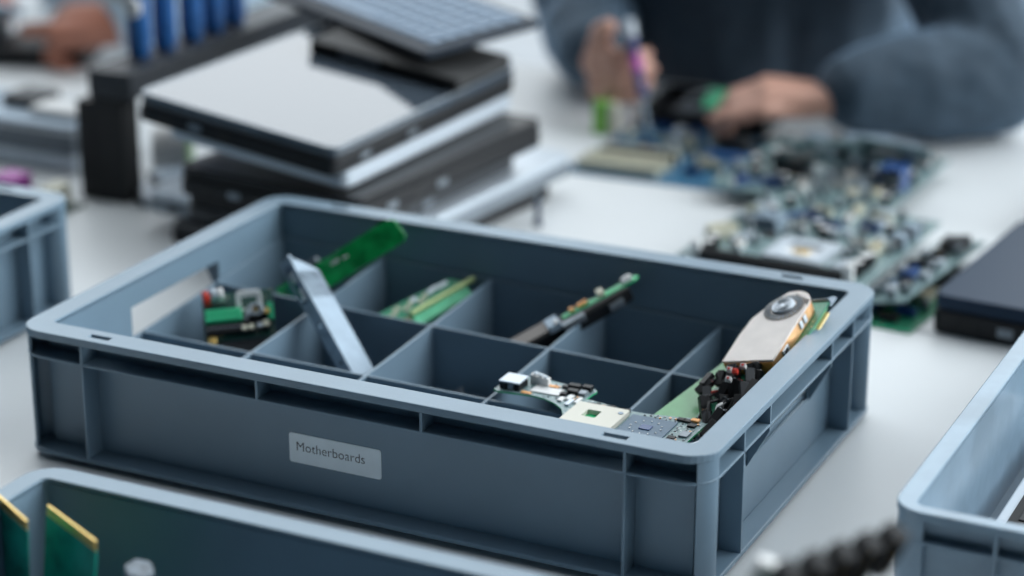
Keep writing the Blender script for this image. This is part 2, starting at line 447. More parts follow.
Z = .0014
def lb(mbx, mname, mats, x0, y0, x1, y1, z0, z1, bev=.0003, parent=mb, lab=None):
    mbx = MB(); mbx.box(x0-ox,y0-oy,z0,x1-ox,y1-oy,z1); o = mbx.build(mname, mats, parent, bev)
    if lab: o['label'] = lab
    return o
lb(None,'shield_box',[SILVER],.0635,-.0530,.0815,-.0345,.0075,.0088)
lb(None,'port_shell',[BLACK],.0640,-.0525,.0700,-.0350,Z,.0074)
lb(None,'port_shell',[GREYM],.0712,-.0525,.0760,-.0350,Z,.0070)
lb(None,'port_shell',[BLACK],.0770,-.0520,.0812,-.0350,Z,.0074)
o = lb(None,'memory_connector',[WHITE],.0885,-.0475,.1135,-.0345,Z,.0024); 
for x,y,s in ((.0850,-.0285,.004),(.0905,-.0300,.0036),(.0955,-.0325,.0033)):
    b = MB(); b.M = Matrix.Translation((x-ox,y-oy,Z)); b.box(-s,-s*.8,0,s,s*.8,.0075); b.m = 1; b.cyl(0,0,.0075,.0088,s*.55,12)
    b.build('connector', [WHITE, SILVER], mb, .0004)
lb(None,'film_capacitor',[ORANGE],.098,-.0340,.1065,-.0300,Z,.0030)
lb(None,'film_capacitor',[ORANGE],.083,-.0535,.0915,-.0495,Z,.0022)
rng = random.Random(5)
for x,y,w_,d_,h,m_ in ((.119,-.0275,.010,.0055,.0042,BLACK),(.1295,-.026,.008,.006,.0042,BLACK),(.1215,-.0365,.009,.006,.0035,BLACK),(.1300,-.0360,.006,.0075,.0030,GREYM),
                    (.112,-.0300,.005,.004,.003,CHIPM),(.1165,-.0440,.005,.005,.003,BLACK),(.1235,-.0470,.004,.010,.0016,WHITE),(.1185,-.0530,.004,.008,.0016,WHITE),
                    (.127,-.0560,.004,.012,.0016,SILVER),(.1320,-.0500,.003,.012,.0016,WHITE)):
    lb(None,'chip' if m_ in (BLACK,CHIPM) else 'connector',[m_],x-w_/2,y-d_/2,x+w_/2,y+d_/2,Z,Z+h)
# ivory processor socket with a square opening
b = MB()
P = rrect(.1362,-.0985,.1795,-.0568,.0012,2); Q = rrect(.1490,-.0825,.1605,-.0690,.0004,2)
b.ring([(x-ox,y-oy) for x,y in P],[(x-ox,y-oy) for x,y in Q], Z, .0055)
sk = b.build('processor_socket', [IVORY], mb, .0005); sk['label'] = 'ivory processor socket with square opening'
b = MB(); b.cyl(.1755-ox,-.0660-oy,.0055,.0061,.0022,14); b.build('cam_screw', STEEL, sk)
b = MB(); b.box(.1380-ox,-.1010-oy,.0015,.1600-ox,-.0986-oy,.0045); b.build('socket_edge', GOLDP, sk)
b = MB(); b.box(.1490-ox,-.0825-oy,Z,.1605-ox,-.0690-oy,Z+.0003); b.build('socket_floor', PEDGE, sk)
for i in range(9):
    x = .1400+i*.0043
    lb(None,'chip' if i != 3 else 'film_capacitor',[BLACK if i != 3 else ORANGE],x,-.0545-.00006*i,x+.0034,-.0505-.0006*(i>6),Z,Z+.0016+.0006*(i%3))
# blue-grey chip package with die
b = MB(); b.box(.1815-ox,-.1000-oy,Z,.2195-ox,-.0560-oy,Z+.0011); pk = b.build('chip_package', [CERAM], mb, .0003); pk['label'] = 'blue-grey chip package with small blue die'
b = MB(); b.box(.1965-ox,-.0810-oy,Z+.0011,.2055-ox,-.0725-oy,Z+.0019); b.build('die', DIE, pk, .0001)
k = 0
for i in range(12):
    a = 2*PI*i/12
    x, y = .201+.0125*math.cos(a), -.0768+.0125*math.sin(a)
    b = MB(); b.M = Matrix.Translation((x-ox,y-oy,Z+.0011)) @ Matrix.Rotation(a,4,'Z'); b.box(-.0007,-.0004,0,.0007,.0004,.0006); b.build('resistor', WHITE, pk)
# right end: small parts
taken = [(.2005,-.078,.019,.022),(.158,-.078,.022,.022)]
T2 = [(x-ox,y-oy,e,f) for x,y,e,f in taken]
scatter(mb, rng, .2200-ox,-.1080-oy,.2375-ox,-.0430-oy,Z,48,['resistor','resistor','ceramic_capacitor'],T2,.0004)
scatter(mb, rng, .1850-ox,-.0560-oy,.2340-ox,-.0470-oy,Z,26,['resistor','resistor','ceramic_capacitor'],T2,.0003)
scatter(mb, rng, .100-ox,-.0540-oy,.134-ox,-.0230-oy,Z,30,['resistor','ceramic_capacitor'],[(a-ox,c-oy,e,f) for a,c,e,f in ((.119,-.0275,.006,.004),(.1295,-.026,.005,.004),(.1215,-.0365,.006,.004),(.130,-.036,.004,.005),(.101,-.041,.014,.008))],.0004)
for i,(x,y) in enumerate(((.2215,-.0525),(.2225,-.0880),(.2225,-.0945),(.2225,-.1010),(.2165,-.052),(.228,-.060))):
    lb(None,'chip',[BLACK],x,y,x+.0065,y+.0050,Z,Z+.0018)
lb(None,'film_capacitor',[ORANGE],.2270,-.0500,.2335,-.0450,Z,Z+.0022)
lb(None,'chip',[GREYM],.2290,-.0800,.2360,-.0700,Z,Z+.0016)
b = MB(); b.tube([(.238-ox,-.104-oy,.0015),(.250-ox,-.099-oy,.0075),(.268-ox,-.088-oy,.0150)],.0011,8); b.build('spring_wire', CHROME, mb)
b = MB(); b.M = Matrix.Translation((.236-ox,-.110-oy,.001)); b.box(0,0,0,.024,.0035,.0008); b.build('metal_tab', SILVER, mb)

# blower graphics card leaning on the right wall
B0 = Vector((.2712,.0120,.1082)); A0 = B0-Vector((.0450,-.0060,.0115)); T0 = B0+Vector((.005,.0885,.0300))
g = thing('graphics_card', 'graphics card with blower fan under a clear orange-edged cover, leaning in the right end', 'graphics card')
uu = (B0-A0); vv = (T0-B0)
frame(g, A0, uu, vv)
W_, L_, T_ = .046, .092, .0125
# local: x across, y along the card, z out of its face; z=0 is the cover's face
def outline(r=0.0):
    P = [(0-r,0-r),(W_+r,0-r),(W_+r,L_-.012)]
    for i in range(9):
        a = R(0+ (115)*i/8); P.append((W_-.018+(.018+r)*math.cos(a), L_-.016+(.018+r)*math.sin(a)))
    P += [(.012-r*.7,L_-.012+r*.4),(.002-r,L_-.034),(0-r,L_-.055)]
    return P
b = MB()
b.prism(outline(), -.0020, 0)
cov = b.build('fan_cover', [FROST], g, .0012, 3, True)
# fan grille under the cover: ring coloured as the shade in the opening, spiral visible
fc = (W_-.0200, L_-.0215)
b = MB(); n = 40
b.ring([(fc[0]+.0172*math.cos(2*PI*i/n), fc[1]+.0172*math.sin(2*PI*i/n)) for i in range(n)], [(fc[0]+.0105*math.cos(2*PI*i/n), fc[1]+.0105*math.sin(2*PI*i/n)) for i in range(n)], .00005, .0005)
fr = b.build('fan_opening', [mat('fan_shade_grey', (.16,.14,.12,1), .4, metal=.4, var=.3, scale=160)], cov)
b = MB(); b.cyl(fc[0],fc[1],.0002,.0030,.0098,32); b.build('fan_hub', SILVER, cov, .0008, 2, True)
b = MB()
for q in range(2):
    pts = [(fc[0]+(.0025+.0042*i/40*1.4)*math.cos(i*.22+q*PI), fc[1]+(.0025+.0042*i/40*1.4)*math.sin(i*.22+q*PI), .0031) for i in range(41)]
    b.tube(pts, .0006, 6)
b.build('fan_spiral', GREYM, cov)
for i in range(26):
    a = 2*PI*i/26
    b = MB(); b.M = Matrix.Translation((fc[0],fc[1],.0005)) @ Matrix.Rotation(a,4,'Z'); b.box(.0115,-.0002,0,.0168,.0004,.0007); b.build('fan_blade', STEEL, cov)
# side wall of the cover in copper-tinted plastic, with two openings and a notch
b = MB(); P = outline(-.0003); Q = outline(-.0020); b.ring(P, Q, -T_, -.0018); b.build('cover_side', [COPPER], g, .0003)
b = MB(); b.box(W_-.0005,.016,-.0095,W_+.0012,.026,-.0040); b.build('side_clip', SILVER, g, .0004)
b = MB(); b.box(W_+.0011,.018,-.0085,W_+.0014,.024,-.0052); b.build('clip_opening', BLACKM, g)
for y in (.052,.060): 
    b = MB(); b.box(W_-.0005,y,-.0095,W_+.0010,y+.005,-.0030); b.build('side_clip', SILVER, g, .0004)
b = MB(); b.box(.001,-.0010,-.0125,W_-.001,.0005,-.0022); b.build('cover_end', ORANGE, g, .0003)
b = MB(); b.box(.002,.002,-.0120,W_-.003,L_-.03,-.0100); b.build('heat_plate', COPPER, g, .0003)
# card under it
b = MB(); b.box(-.004,-.055,-.0150,W_+.006,L_+.003,-.0132); b.build('circuit_board', PGREEN, g)
b = MB(); b.box(W_-.002,.020,-.0205,W_+.0075,L_-.004,-.0185); 
gb = b.build('edge_contacts', [GOLDP], g, .0004); gb['label'] = 'pale gold contact strip'
b = MB(); b.box(W_-.020,.015,-.0184,W_+.0045,L_+.001,-.0170); b.build('back_board', PLIGHT, g, .0003)
b = MB(); b.box(W_-.012,L_+.0045,-.0165,W_+.0065,L_+.0055,-.0115)
b.prism([(W_-.008,L_+.001),(W_+.0080,L_+.001),(W_+.0085,L_+.013),(W_+.0045,L_+.015),(W_-.008,L_+.007)], -.0168, -.0158)
b.build('mounting_bracket', STEEL, g, .0004)

# bundle of black power connectors below the card
pc = thing('connector_bundle', 'bundle of black connectors with red and white wires below the graphics card', 'connectors', (.245,-.035,.062))
rng = random.Random(11)
def plug(px,py,pz,rx,ry,rz,s=1.,m_=BLACK, tip=None):
    M = Matrix.Translation((px-.245,py+.035,pz-.062)) @ Euler((rx,ry,rz)).to_matrix().to_4x4()
    b = MB(); b.M = M; b.box(-.0045*s,-.0035*s,-.009*s,.0045*s,.0035*s,.009*s); b.box(-.0018*s,.0035*s,-.005*s,.0018*s,.0050*s,.006*s)
    b.m = 1
    for k in (-1,1): b.box(k*.0022*s-.0012*s,-.0020*s,.0088*s,k*.0022*s+.0012*s,.0006*s,.0096*s)
    o = b.build('plug', [m_, tip or GREYM], pc, .0006, 2)
    return o
spots = [(.222,.000,.0925),(.232,.004,.0960),(.243,.007,.1000),(.254,.008,.1045),(.262,.004,.1035),(.226,-.012,.0880),(.238,-.008,.0920),(.250,-.006,.0960),(.262,-.010,.0990),
         (.230,-.024,.0820),(.243,-.022,.0860),(.256,-.023,.0915),(.266,-.026,.0945),(.236,-.038,.0800),(.250,-.038,.0835),(.262,-.042,.0890),(.245,-.054,.0780),(.258,-.058,.0840),(.268,-.056,.0880),(.252,-.072,.0780),(.264,-.074,.0830),(.247,-.085,.0740)]
spots += [(x+rng.uniform(-.006,.004), y+rng.uniform(-.008,.008), z+rng.uniform(-.002,.003)) for x,y,z in spots[:16]]
for i,(x,y,z) in enumerate(spots):
    plug(x,y,z-.009, rng.uniform(.5,1.1)*-1, rng.uniform(-.4,.3), rng.uniform(-.5,.8), rng.uniform(.62,.9), BLACK if i%5 else DARK, [GREYM, SILVER, RED, ORANGE, WHITE][i%5])
cols = [BLACK, RED, BLACK, WHITE, BLACK, BLACK]
for i in range(9):
    x = .228+.0045*i; y = rng.uniform(-.045,-.012); z = .072+.0004*i
    pts = [(x-.245, y+.035-.03, z-.062-.030), (x-.245+rng.uniform(-.004,.004), y+.035-.012, z-.062-.004), (x-.245+rng.uniform(-.005,.005), y+.035+.006, z-.062+.008), (x-.245+.004, y+.035+.022, z-.062+.006)]
    b = MB(); b.tube(pts, .0013, 7); b.build('wire', cols[i%6], pc, smooth=True)
for x,y,z in ((.240,.000,.1030),(.247,-.006,.1050),(.251,.001,.1075),(.244,-.012,.1000)):
    b = MB(); b.M = Matrix.Translation((x-.245,y+.035,z-.0675)) @ Matrix.Rotation(.8,4,'X'); b.box(-.0022,-.0018,0,.0022,.0018,.005); b.m = 1; b.cyl(0,0,.005,.0056,.0012,8); b.build('pin_housing', [WHITE if x != .247 else RED, RED], pc, .0004)

# long pale green bare board under card, sloping down from right to left
gl = thing('bare_circuit_board', 'long pale green bare circuit board leaning between the laptop motherboard and the graphics card', 'circuit board')
frame(gl, (.2020,-.0420,.0640), (.022,.102,.014), (-.027,.004,.004))
b = MB(); b.prism([(0,-.032),(.032,-.034),(.040,-.020),(.125,-.012),(.125,.010),(.0,.010)][::-1], 0, .0016)
b.build('circuit_board', [PLIGHT], gl, .0003)
b = MB(); b.prism([(0.0,-.0325),(.032,-.0346),(.040,-.0205),(.125,-.0125),(.125,-.0118),(.040,-.0195),(.0315,-.0336),(0,-.0315)], -.0002, .0018); b.build('board_edge', CREAM, gl)

# terminal block board in the second cell of the left column
tb = thing('terminal_board', 'small black board with green terminal block, red and white plugs and white ring', 'circuit board')
frame(tb, (-.2430,-.0130,.0440), (.053,.034,.004), (-.022,.030,.036))
b = MB(); b.box(0,0,-.0016,.062,.046,0); b.build('circuit_board', PDARK, tb)
b = MB(); b.box(.002,.014,.0,.034,.026,.010)
for i in range(8): b.box(.0025+i*.0039,.0145,.010,.0052+i*.0039,.0185,.0118); b.box(.0025+i*.0039,.0205,.010,.0052+i*.0039,.0250,.0112)
b.build('terminal_block', TEALC, tb, .0004)
b = MB(); b.box(.002,.004,0,.036,.0125,.0085)
b.m = 1
for i in range(8): b.cyl(.0045+i*.0040,.0085,.0085,.0090,.0012,8)
b.build('lower_terminal', [BLACK, GREYM], tb, .0004)
b = MB(); b.box(.003,-.004,-.006,.010,.003,.004); b.build('spacer', GOLD, tb, .0008)
for x,y,m_ in ((.002,.034,RED),(.0085,.036,SILVER),(.0145,.036,WHITE)):
    b = MB(); b.M = Matrix.Translation((x,y,0)) @ Matrix.Rotation(.2,4,'Z'); b.box(0,0,0,.0060,.009,.013); b.box(.0012,.002,.013,.0048,.007,.0155); b.build('plug', m_, tb, .0008)
b = MB(); b.M = Matrix.Translation((.041,.032,.004)) @ Matrix.Rotation(.55,4,'X')
b.ring(rrect(-.0115,-.0115,.0115,.0115,.004,4), rrect(-.0070,-.0045,.0070,.0060,.001,4), 0, .0035)
b.build('white_ring', WHITE, tb, .0008)
b = MB(); n = 20; b.M = Matrix.Translation((.0465,.024,.006)) @ Matrix.Rotation(.3,4,'X')
b.ring([(.0072*math.cos(2*PI*i/n),.0052*math.sin(2*PI*i/n)) for i in range(n)], [(.0045*math.cos(2*PI*i/n),.0030*math.sin(2*PI*i/n)) for i in range(n)], 0, .006); b.m = 1; b.cyl(0,0,0,.0035,.0028,12)
b.build('barrel_jack', [SILVER, GOLD], tb, .0005, smooth=True)
for x,y,r,m_ in ((.040,.020,.0022,SILVER),(.0355,.006,.0025,CREAM),(.0415,.0065,.0025,CREAM),(.0490,.007,.0022,SILVER),(.0545,.0085,.0030,CREAM),(.0560,.0205,.0025,GOLD),(.0525,.0215,.0022,SILVER),(.0375,.0150,.0018,GREYM)):
    b = MB(); b.cyl(x,y,0,.008,r*1.25,12); b.m = 1; b.cyl(x,y,.008,.0105,r,12); b.build('capacitor', [BLACK, m_], tb, smooth=True)
b = MB(); b.box(.036,.0125,0,.060,.0180,.0045); b.build('chip', BLACK, tb, .0004)
b = MB(); b.box(.0565,.014,0,.0615,.030,.006); b.build('connector', TEALC, tb, .0005)
b = MB(); b.box(.010,-.012,-.012,.058,.0,-.002); b.build('lower_housing', DARK, tb, .001)

# silver sheet-metal bay standing diagonally across the dividers
br = thing('drive_bay_bracket', 'folded silver sheet-metal bracket standing diagonally across the dividers', 'metal bracket')
P_top = Vector((-.176,.034,.1060)); P_bot = Vector((-.095,-.010,.0380))
frame(br, P_bot, P_top-P_bot, (.31,.93,-.20))
FZ = Matrix.Scale(-1, 4, (0,0,1))
Lb = (P_top-P_bot).length
b = MB(); b.M = FZ
b.box(0,0,-.0008,Lb+.0,.026,0)                 # broad face
b.box(0,-.0004,-.0135,Lb-.030,.0006,0)         # folded side
b.box(0,0,-.0135,.0008,.026,0)                 # foot end
b.box(Lb-.0008,0,-.0135,Lb,.010,0)
b.prism([(Lb-.030,0),(Lb+.016,0),(Lb+.010,.012),(Lb,.026),(Lb-.030,.026)], -.0008, .0)
b.build('folded_sheet', STEEL, br, .0004)
b = MB(); b.M = FZ
b.prism([(Lb-.036,-.0005),(Lb+.014,-.0005),(Lb+.014,.0004),(Lb-.036,.0004)], -.0045, 0)
b.prism([(Lb-.036,-.0005),(Lb+.018,-.0005),(Lb+.018,.0004),(Lb-.036,.0004)], -.0150, -.0125)
b.box(Lb+.010,-.0004,-.015,Lb+.018,.003,0)
b.build('channel_lip', STEEL, br, .0003)
b = MB(); b.M = FZ; b.box(Lb-.034,.0035,-.0125,Lb+.010,.0042,-.001); b.build('channel_back', mat('blue_grey_steel',(.16,.22,.32,1),.4,metal=.6), br)
b = MB(); b.M = FZ; b.box(Lb-.026,.0006,-.0100,Lb-.014,.0034,-.0040); b.box(Lb-.006,.0006,-.0110,Lb+.004,.0034,-.0030); b.build('latch', WHITE, br, .0006)
for x,z,r in ((.018,-.006,.0016),(.032,-.009,.0008),(.034,-.005,.0008),(.048,-.006,.0009),(.052,-.009,.0008),(.060,-.006,.0016)):
    b = MB(); b.M = FZ @ Matrix.Rotation(PI/2,4,'X'); b.cyl(x,z,.0003,.0007,r,12); b.build('screw_hole', BLACKM, br)
b = MB(); b.M = FZ; b.box(.055,-.0010,-.0075,.060,-.0003,-.0045); b.build('tab', CHROME, br)

# bright green long board rising from the back left cell
gp = thing('green_circuit_strip', 'glossy bright green circuit strip rising above the back left cells', 'circuit board')
frame(gp, (-.2255,.0895,.0510), (.067,.030,.0485), (-.81,0,.585))
b = MB(); b.prism([(0,-.012),(.126,-.012),(.131,-.008),(.129,.010),(.122,.013),(0,.013)], 0, .0035); b.build('circuit_board', PBRIGHT, gp, .0006)
b = MB(); b.box(.058,.004,.0035,.066,.0065,.0048); b.box(.070,.0030,.0035,.075,.0050,.0046); b.build('solder_pad', WHITE, gp)
b = MB(); b.box(.112,.0140,.0005,.122,.0155,.0030); b.build('connector', BLACK, gp)
b = MB(); b.box(.036,.0140,-.006,.048,.019,.004); b.build('connector', GREYM, gp, .0006)
b = MB(); b.box(.010,-.0100,.0035,.040,.0100,.0050); b.build('chip_block', mat('deep_teal_cover',(.004,.16,.11,1),.3), gp, .0005)

# green module with gold rail, middle back cell
gm = thing('green_memory_board', 'green board with round solder joints and a cream rail in a back cell', 'circuit board')
frame(gm, (-.113,.086,.0470), (.034,.082,.020), (-.030,.018,.020))
b = MB(); b.prism([(0,-.004),(.094,-.004),(.080,.012),(.0,.016)],0,.0016); b.build('circuit_board', PGREEN, gm)
rng = random.Random(3)
for i in range(8):
    n = 14; x = .006+i*.0058+rng.uniform(-.001,.001); y = .0080+.004*((i*37)%3-1)*.6
    b = MB(); b.M = Matrix.Translation((x,y,.0016)); b.ring([(.0024*math.cos(2*PI*k/n),.0024*math.sin(2*PI*k/n)) for k in range(n)],[(.0012*math.cos(2*PI*k/n),.0012*math.sin(2*PI*k/n)) for k in range(n)],0,.0011); b.build('solder_ring', CREAM, gm, smooth=True)
for x,y in ((.036,.010),(.054,.009),(.060,.010),(.066,.009),(.072,.009)):
    b = MB(); b.box(x-.003,y-.002,.0016,x+.003,y+.002,.0035); b.build('chip', SILVER, gm, .0004)
b = MB(); b.box(.022,-.004,.0016,.098,-.0005,.0060); b.build('rail', mat('yellow_green_rail',(.50,.62,.28,1),.4), gm, .0006)
b = MB(); b.box(.020,-.016,-.0040,.086,-.005,.0040); b.build('slot_housing', mat('mint_plastic',(.10,.50,.27,1),.35,var=.15,scale=60), gm, .001)
b = MB(); b.box(.0,-.015,-.004,.019,-.002,.0045); b.build('end_block', mat('olive_plastic',(.10,.09,.02,1),.5), gm, .002)
b = MB(); b.box(.060,-.0175,-.003,.067,-.0155,.001); b.box(.074,-.0175,-.003,.080,-.0155,.001); b.build('contact', GOLDP, gm, .0004)

# slim dark assembly with a green edge, fourth back cell
db = thing('dark_drive_board', 'slim dark board assembly with a thin green board edge, leaning out of a back cell', 'circuit board')
frame(db, (.0130,.0800,.0440), (.0760,.0660,.0470), (-.030,.030,.004))
L4 = .118
b = MB(); b.prism([(0,0),(L4-.022,0),(L4-.002,.004),(L4-.004,.020),(0,.020)], -.0120, 0); b.build('drive_shell', BLACK, db, .001)
b = MB(); b.prism([(.052,.006),(L4+.006,.004),(L4+.010,.009),(L4+.006,.012),(.052,.011)], .0034, .0050); b.build('circuit_board', PEDGE, db, .0003)
b = MB(); b.box(.002,-.0005,.0005,.040,.018,.0045); b.build('metal_cover', mat('bronze_grey_metal',(.10,.09,.085,1),.4,metal=.5), db, .0008)
b = MB(); b.box(.036,-.002,.001,.048,.014,.0075); b.m = 1; b.box(.0425,-.0015,.0075,.0465,.004,.0092); b.build('port_shell', [STEEL, WHITE], db, .0006)
b = MB(); b.box(.048,-.0025,-.001,.070,.004,.0030)
for i in range(5): b.box(.049+i*.0044,-.0045,-.0025,.0515+i*.0044,-.0025,.0015)
b.build('connector', GREYM, db, .0006)
b = MB(); b.box(.068,.008,.0050,.078,.012,.0075); b.box(.060,.008,.0050,.065,.012,.0075); b.build('film_capacitor', ORANGE, db, .0005)
b = MB(); b.box(.088,.006,.0050,.0945,.013,.0100); b.build('connector', CREAM, db, .0006)
b = MB(); b.box(.112,.006,.0050,.122,.012,.0085); b.m = 1; b.box(.113,.007,.0085,.121,.011,.0098); b.build('connector', [WHITE, WHITE], db, .0006)
b = MB(); b.box(.004,-.0010,-.0110,.014,.003,-.007); b.build('jumper', TEALC, db, .0005)
b = MB(); b.box(.092,-.0030,-.008,.106,.003,-.0022); b.build('flex_clip', GREYM, db, .0005)

# added grey plates standing in for pale light spots in the middle cells
for (x,y,rz,lab) in ((-.020,.012,.5,'grey plate added for the pale light spot inside a front middle cell'),(.098,-.012,.4,'grey plate added for the pale light spot under the laptop motherboard')):
    t = thing('light_spot_plate', lab, 'light spot plate', (x,y,.0105), (0,0,rz))
    b = MB(); b.M = Matrix.Rotation(-.62,4,'Y'); b.box(-.018,-.026,0,.020,.026,.0012); b.box(-.018,-.026,.0,-.0168,.026,-.006); b.build('plate', GREYM, t, .0004)
    b = MB(); b.M = Matrix.Rotation(-.62,4,'Y'); b.cyl(.006,.012,.0012,.002,.003,14); b.build('screw', STEEL, t)

# ------------------------------------------------------------------ laptops
def laptop(name, label, origin, u, v, W, D, T, lidm=DARK, basem=BLACK, lid=True, cat='laptop', ports=True, keys=False, r=.012):
    t = thing(name, label, cat); frame(t, origin, u, v)
    hb = T*.62 if lid else T
    b = MB(); b.prism(rrect(0,0,W,D,r,5), 0, hb-.0006); b.build('base', basem, t, .0015)
    if lid:
        b = MB(); b.prism(rrect(0.001,0.001,W-.001,D-.001,r,5), hb+.0004, T); b.build('lid', lidm, t, .0015)
        b = MB(); b.tube([(.04,D-.004,hb),(W-.04,D-.004,hb)], .003, 8); b.build('hinge', basem, t, smooth=True)
    if ports:
        for i in range(3):
            b = MB(); b.box(.03+i*.035,-.0006,hb*.30,.045+i*.035,.002,hb*.68); b.build('port', GREYM if i%2 else BLACKM, t)
        for i in range(3):
            b = MB(); b.box(W-.002,.05+i*.045,hb*.3,W+.0006,.068+i*.045,hb*.68); b.build('port', BLACKM if i%2 else GREYM, t)
    if keys:
        KM = mat('key_caps', (.10,.13,.17,1), .35) if keys is True else keys
        for r_ in range(6):
            b = MB(); n = 14; g_ = .0014 if keys is BLACK else .0022; kw = (W-.03)/n; kd = (D*.80)/6
            for c in range(n):
                if r_ == 0 and 3 <= c <= 8:
                    if c > 3: continue
                    b.box(.015+c*kw+g_, .02+r_*kd+g_, T, .015+(c+6)*kw-g_, .02+(r_+1)*kd-g_, T+.0020); continue
                b.box(.015+c*kw+g_, .02+r_*kd+g_, T, .015+(c+1)*kw-g_, .02+(r_+1)*kd-g_, T+.0020)
            b.build('key_row', KM, t, .0004, 1)
    return t

def V(*a): return Vector(a)
# the stack behind the crate
ux = V(math.cos(R(-6)), math.sin(R(-6)), 0)
vy = V(math.cos(R(84)), math.sin(R(84)), 0)
laptop('laptop','black laptop lowest in the stack behind the labelled crate',(-.505,.312,.0),(1,-.16,0),(.16,1,0),.245,.36,.021,DARK,BLACK)
laptop('laptop','silver grey laptop second from the bottom of the stack, sticking out on both sides',(-.548,.336,.0212),(.985,-.10,0),(.10,.985,0),.318,.36,.0235,SILVER,GREYM)
laptop('laptop','dark laptop third from the bottom of the stack, with a ribbed side',(-.455,.272,.0450),(1,-.08,0),(.08,1,0),.20,.33,.0245,BLACK,DARK)
laptop('laptop','matt black laptop in the middle of the stack under the thin white one',(-.462,.272,.0700),(1,-.10,0),(.10,1,0),.225,.35,.0300,BLACK,BLACK)
B_nr = V(-.258,.243,.150)
Ub = V(.232,-.010,-.028).normalized(); Vb = V(.021,.353,0).normalized()
Wb = .236
nb = Ub.cross(Vb).normalized()
LB = laptop('laptop','large glossy black laptop whose lid mirrors the light, on top of the closed laptops',B_nr-Ub*Wb-nb*.029,Ub,Vb,Wb,.372,.029,GLOSSY,BLACK)
b = MB(); b.ring(rrect(.0005,.0005,Wb-.0005,.3715,.012,5), rrect(.004,.004,Wb-.004,.368,.010,5), .0280, .0294); b.build('lid_trim', GREYM, LB, .0004)
LC = laptop('laptop','thin silver white laptop just below the glossy black laptop',B_nr+V(.004,.020,0)-Ub*.215-nb*.0470,Ub,Vb,.215,.345,.0165,SILVER,SILVER,ports=False)
t = thing('battery_pack','flat black battery pack wedged between the glossy laptop and the keyboard deck','battery')
frame(t,B_nr+Vb*.235-Ub*.190+nb*.0010,Ub,Vb)
b = MB(); b.prism(rrect(.0,0,.186,.120,.006,4),0,.014); b.build('pack_shell', BLACKM, t, .002)
b = MB(); b.box(.04,-.0006,.005,.09,.001,.011); b.build('contact_strip', GREYM, t)
Kc = V(-.287,.482,.190); KU = V(math.cos(R(-27)),math.sin(R(-27)),-.035).normalized(); KV = V(.065,.125,.012)
K = laptop('keyboard_deck','dark laptop keyboard deck lying tilted on top of the stack',Kc-KU*.34-V(0,0,.009),KU,KV,.34,.155,.009,lid=False,basem=mat('deck_blue_grey',(.02,.03,.045,1),.5,spec=.15),ports=False,keys=mat('deck_keys',(.17,.26,.37,1),.45,spec=.35),cat='keyboard',r=.006)
# right-hand closed laptop
laptop('laptop','closed dark blue-grey laptop lying right of the motherboards',(.290,.404,0.0),(1,-.07,0),(.0,1,0),.37,.262,.038,mat('blue_black_lid',(.018,.036,.066,1),.45,spec=.12),BLACK)
laptop('laptop','closed dark laptop at the far right edge behind the other one',(.298,.728,0.0),(1,-.07,0),(.05,1,0),.36,.24,.030,mat('slate_lid',(.06,.10,.17,1),.3),BLACK)
# open laptop in the right crate, its keyboard side seen
lp = laptop('laptop','silver-edged laptop with black keys lying in the blue-grey crate',(.468,-.165,.0090),(1,0,0),(0,1,0),.27,.36,.030,lid=False,basem=SILVER,ports=False,keys=BLACK,cat='laptop',r=.008)
b = MB(); b.prism(rrect(.009,.012,.261,.348,.004,3),.0301,.0306); b.build('key_tray', BLACKM, lp)

# ------------------------------------------------------------------ rack with blue handles
rk = thing('tool_rack','black angular metal rack behind the laptop stack','rack',(-.64,.40,0))
b = MB(); b.box(-.019,0,0,.022,.030,.1178); b.build('end_post', BLACKM, rk, .0015)
b = MB(); b.box(-.040,.0,0,-.0195,.030,.112); b.build('end_post', BLACKM, rk, .0015)
b = MB(); b.box(-.022,.0005,.118,.034,.42,.148); b.build('top_shelf', DARK, rk, .0015)
b = MB(); b.box(-.019,.39,0,.022,.42,.1178); b.build('end_post', BLACKM, rk, .0015)
for i,(x,y,h) in enumerate(((-.004,.075,.095),(.001,.118,.100),(.003,.168,.100),(.003,.214,.100),(.002,.260,.095))):
    t = thing('blue_tool',['blue tool handle with a white clip standing first on the rack','slim blue tool handle standing second on the rack','stout blue tool handle standing third on the rack','blue tool handle with a pale round cap standing fourth on the rack','dark blue tool handle standing last on the rack'][i],'tool',(-.64+x,.40+y,.1482),group='blue tools on the rack')
    b = MB(); b.cyl(0,0,0,.012,.0115,18,.0140); b.cyl(0,0,.012,h,.0140,18); b.cyl(0,0,h,h+.01,.0140,18,.007); b.build('handle', BLUE2, t, .001, 2, True)
    b = MB(); b.cyl(.0,0,h+.01,h+.04,.004,10); b.build('shaft', CHROME, t, smooth=True)
    if i in (0,3):
        b = MB(); b.M = Matrix.Translation((.004,-.0125,.058)) @ Matrix.Rotation(PI/2,4,'X'); b.cyl(0,0,0,.006,.011 if i == 0 else .008,18); b.build('cap', WHITE, t, .001, 2, True)
    if i == 0:
        b = MB(); b.box(-.030,-.016,.062,.004,-.0128,.080); b.build('clip', WHITE, t, .002)

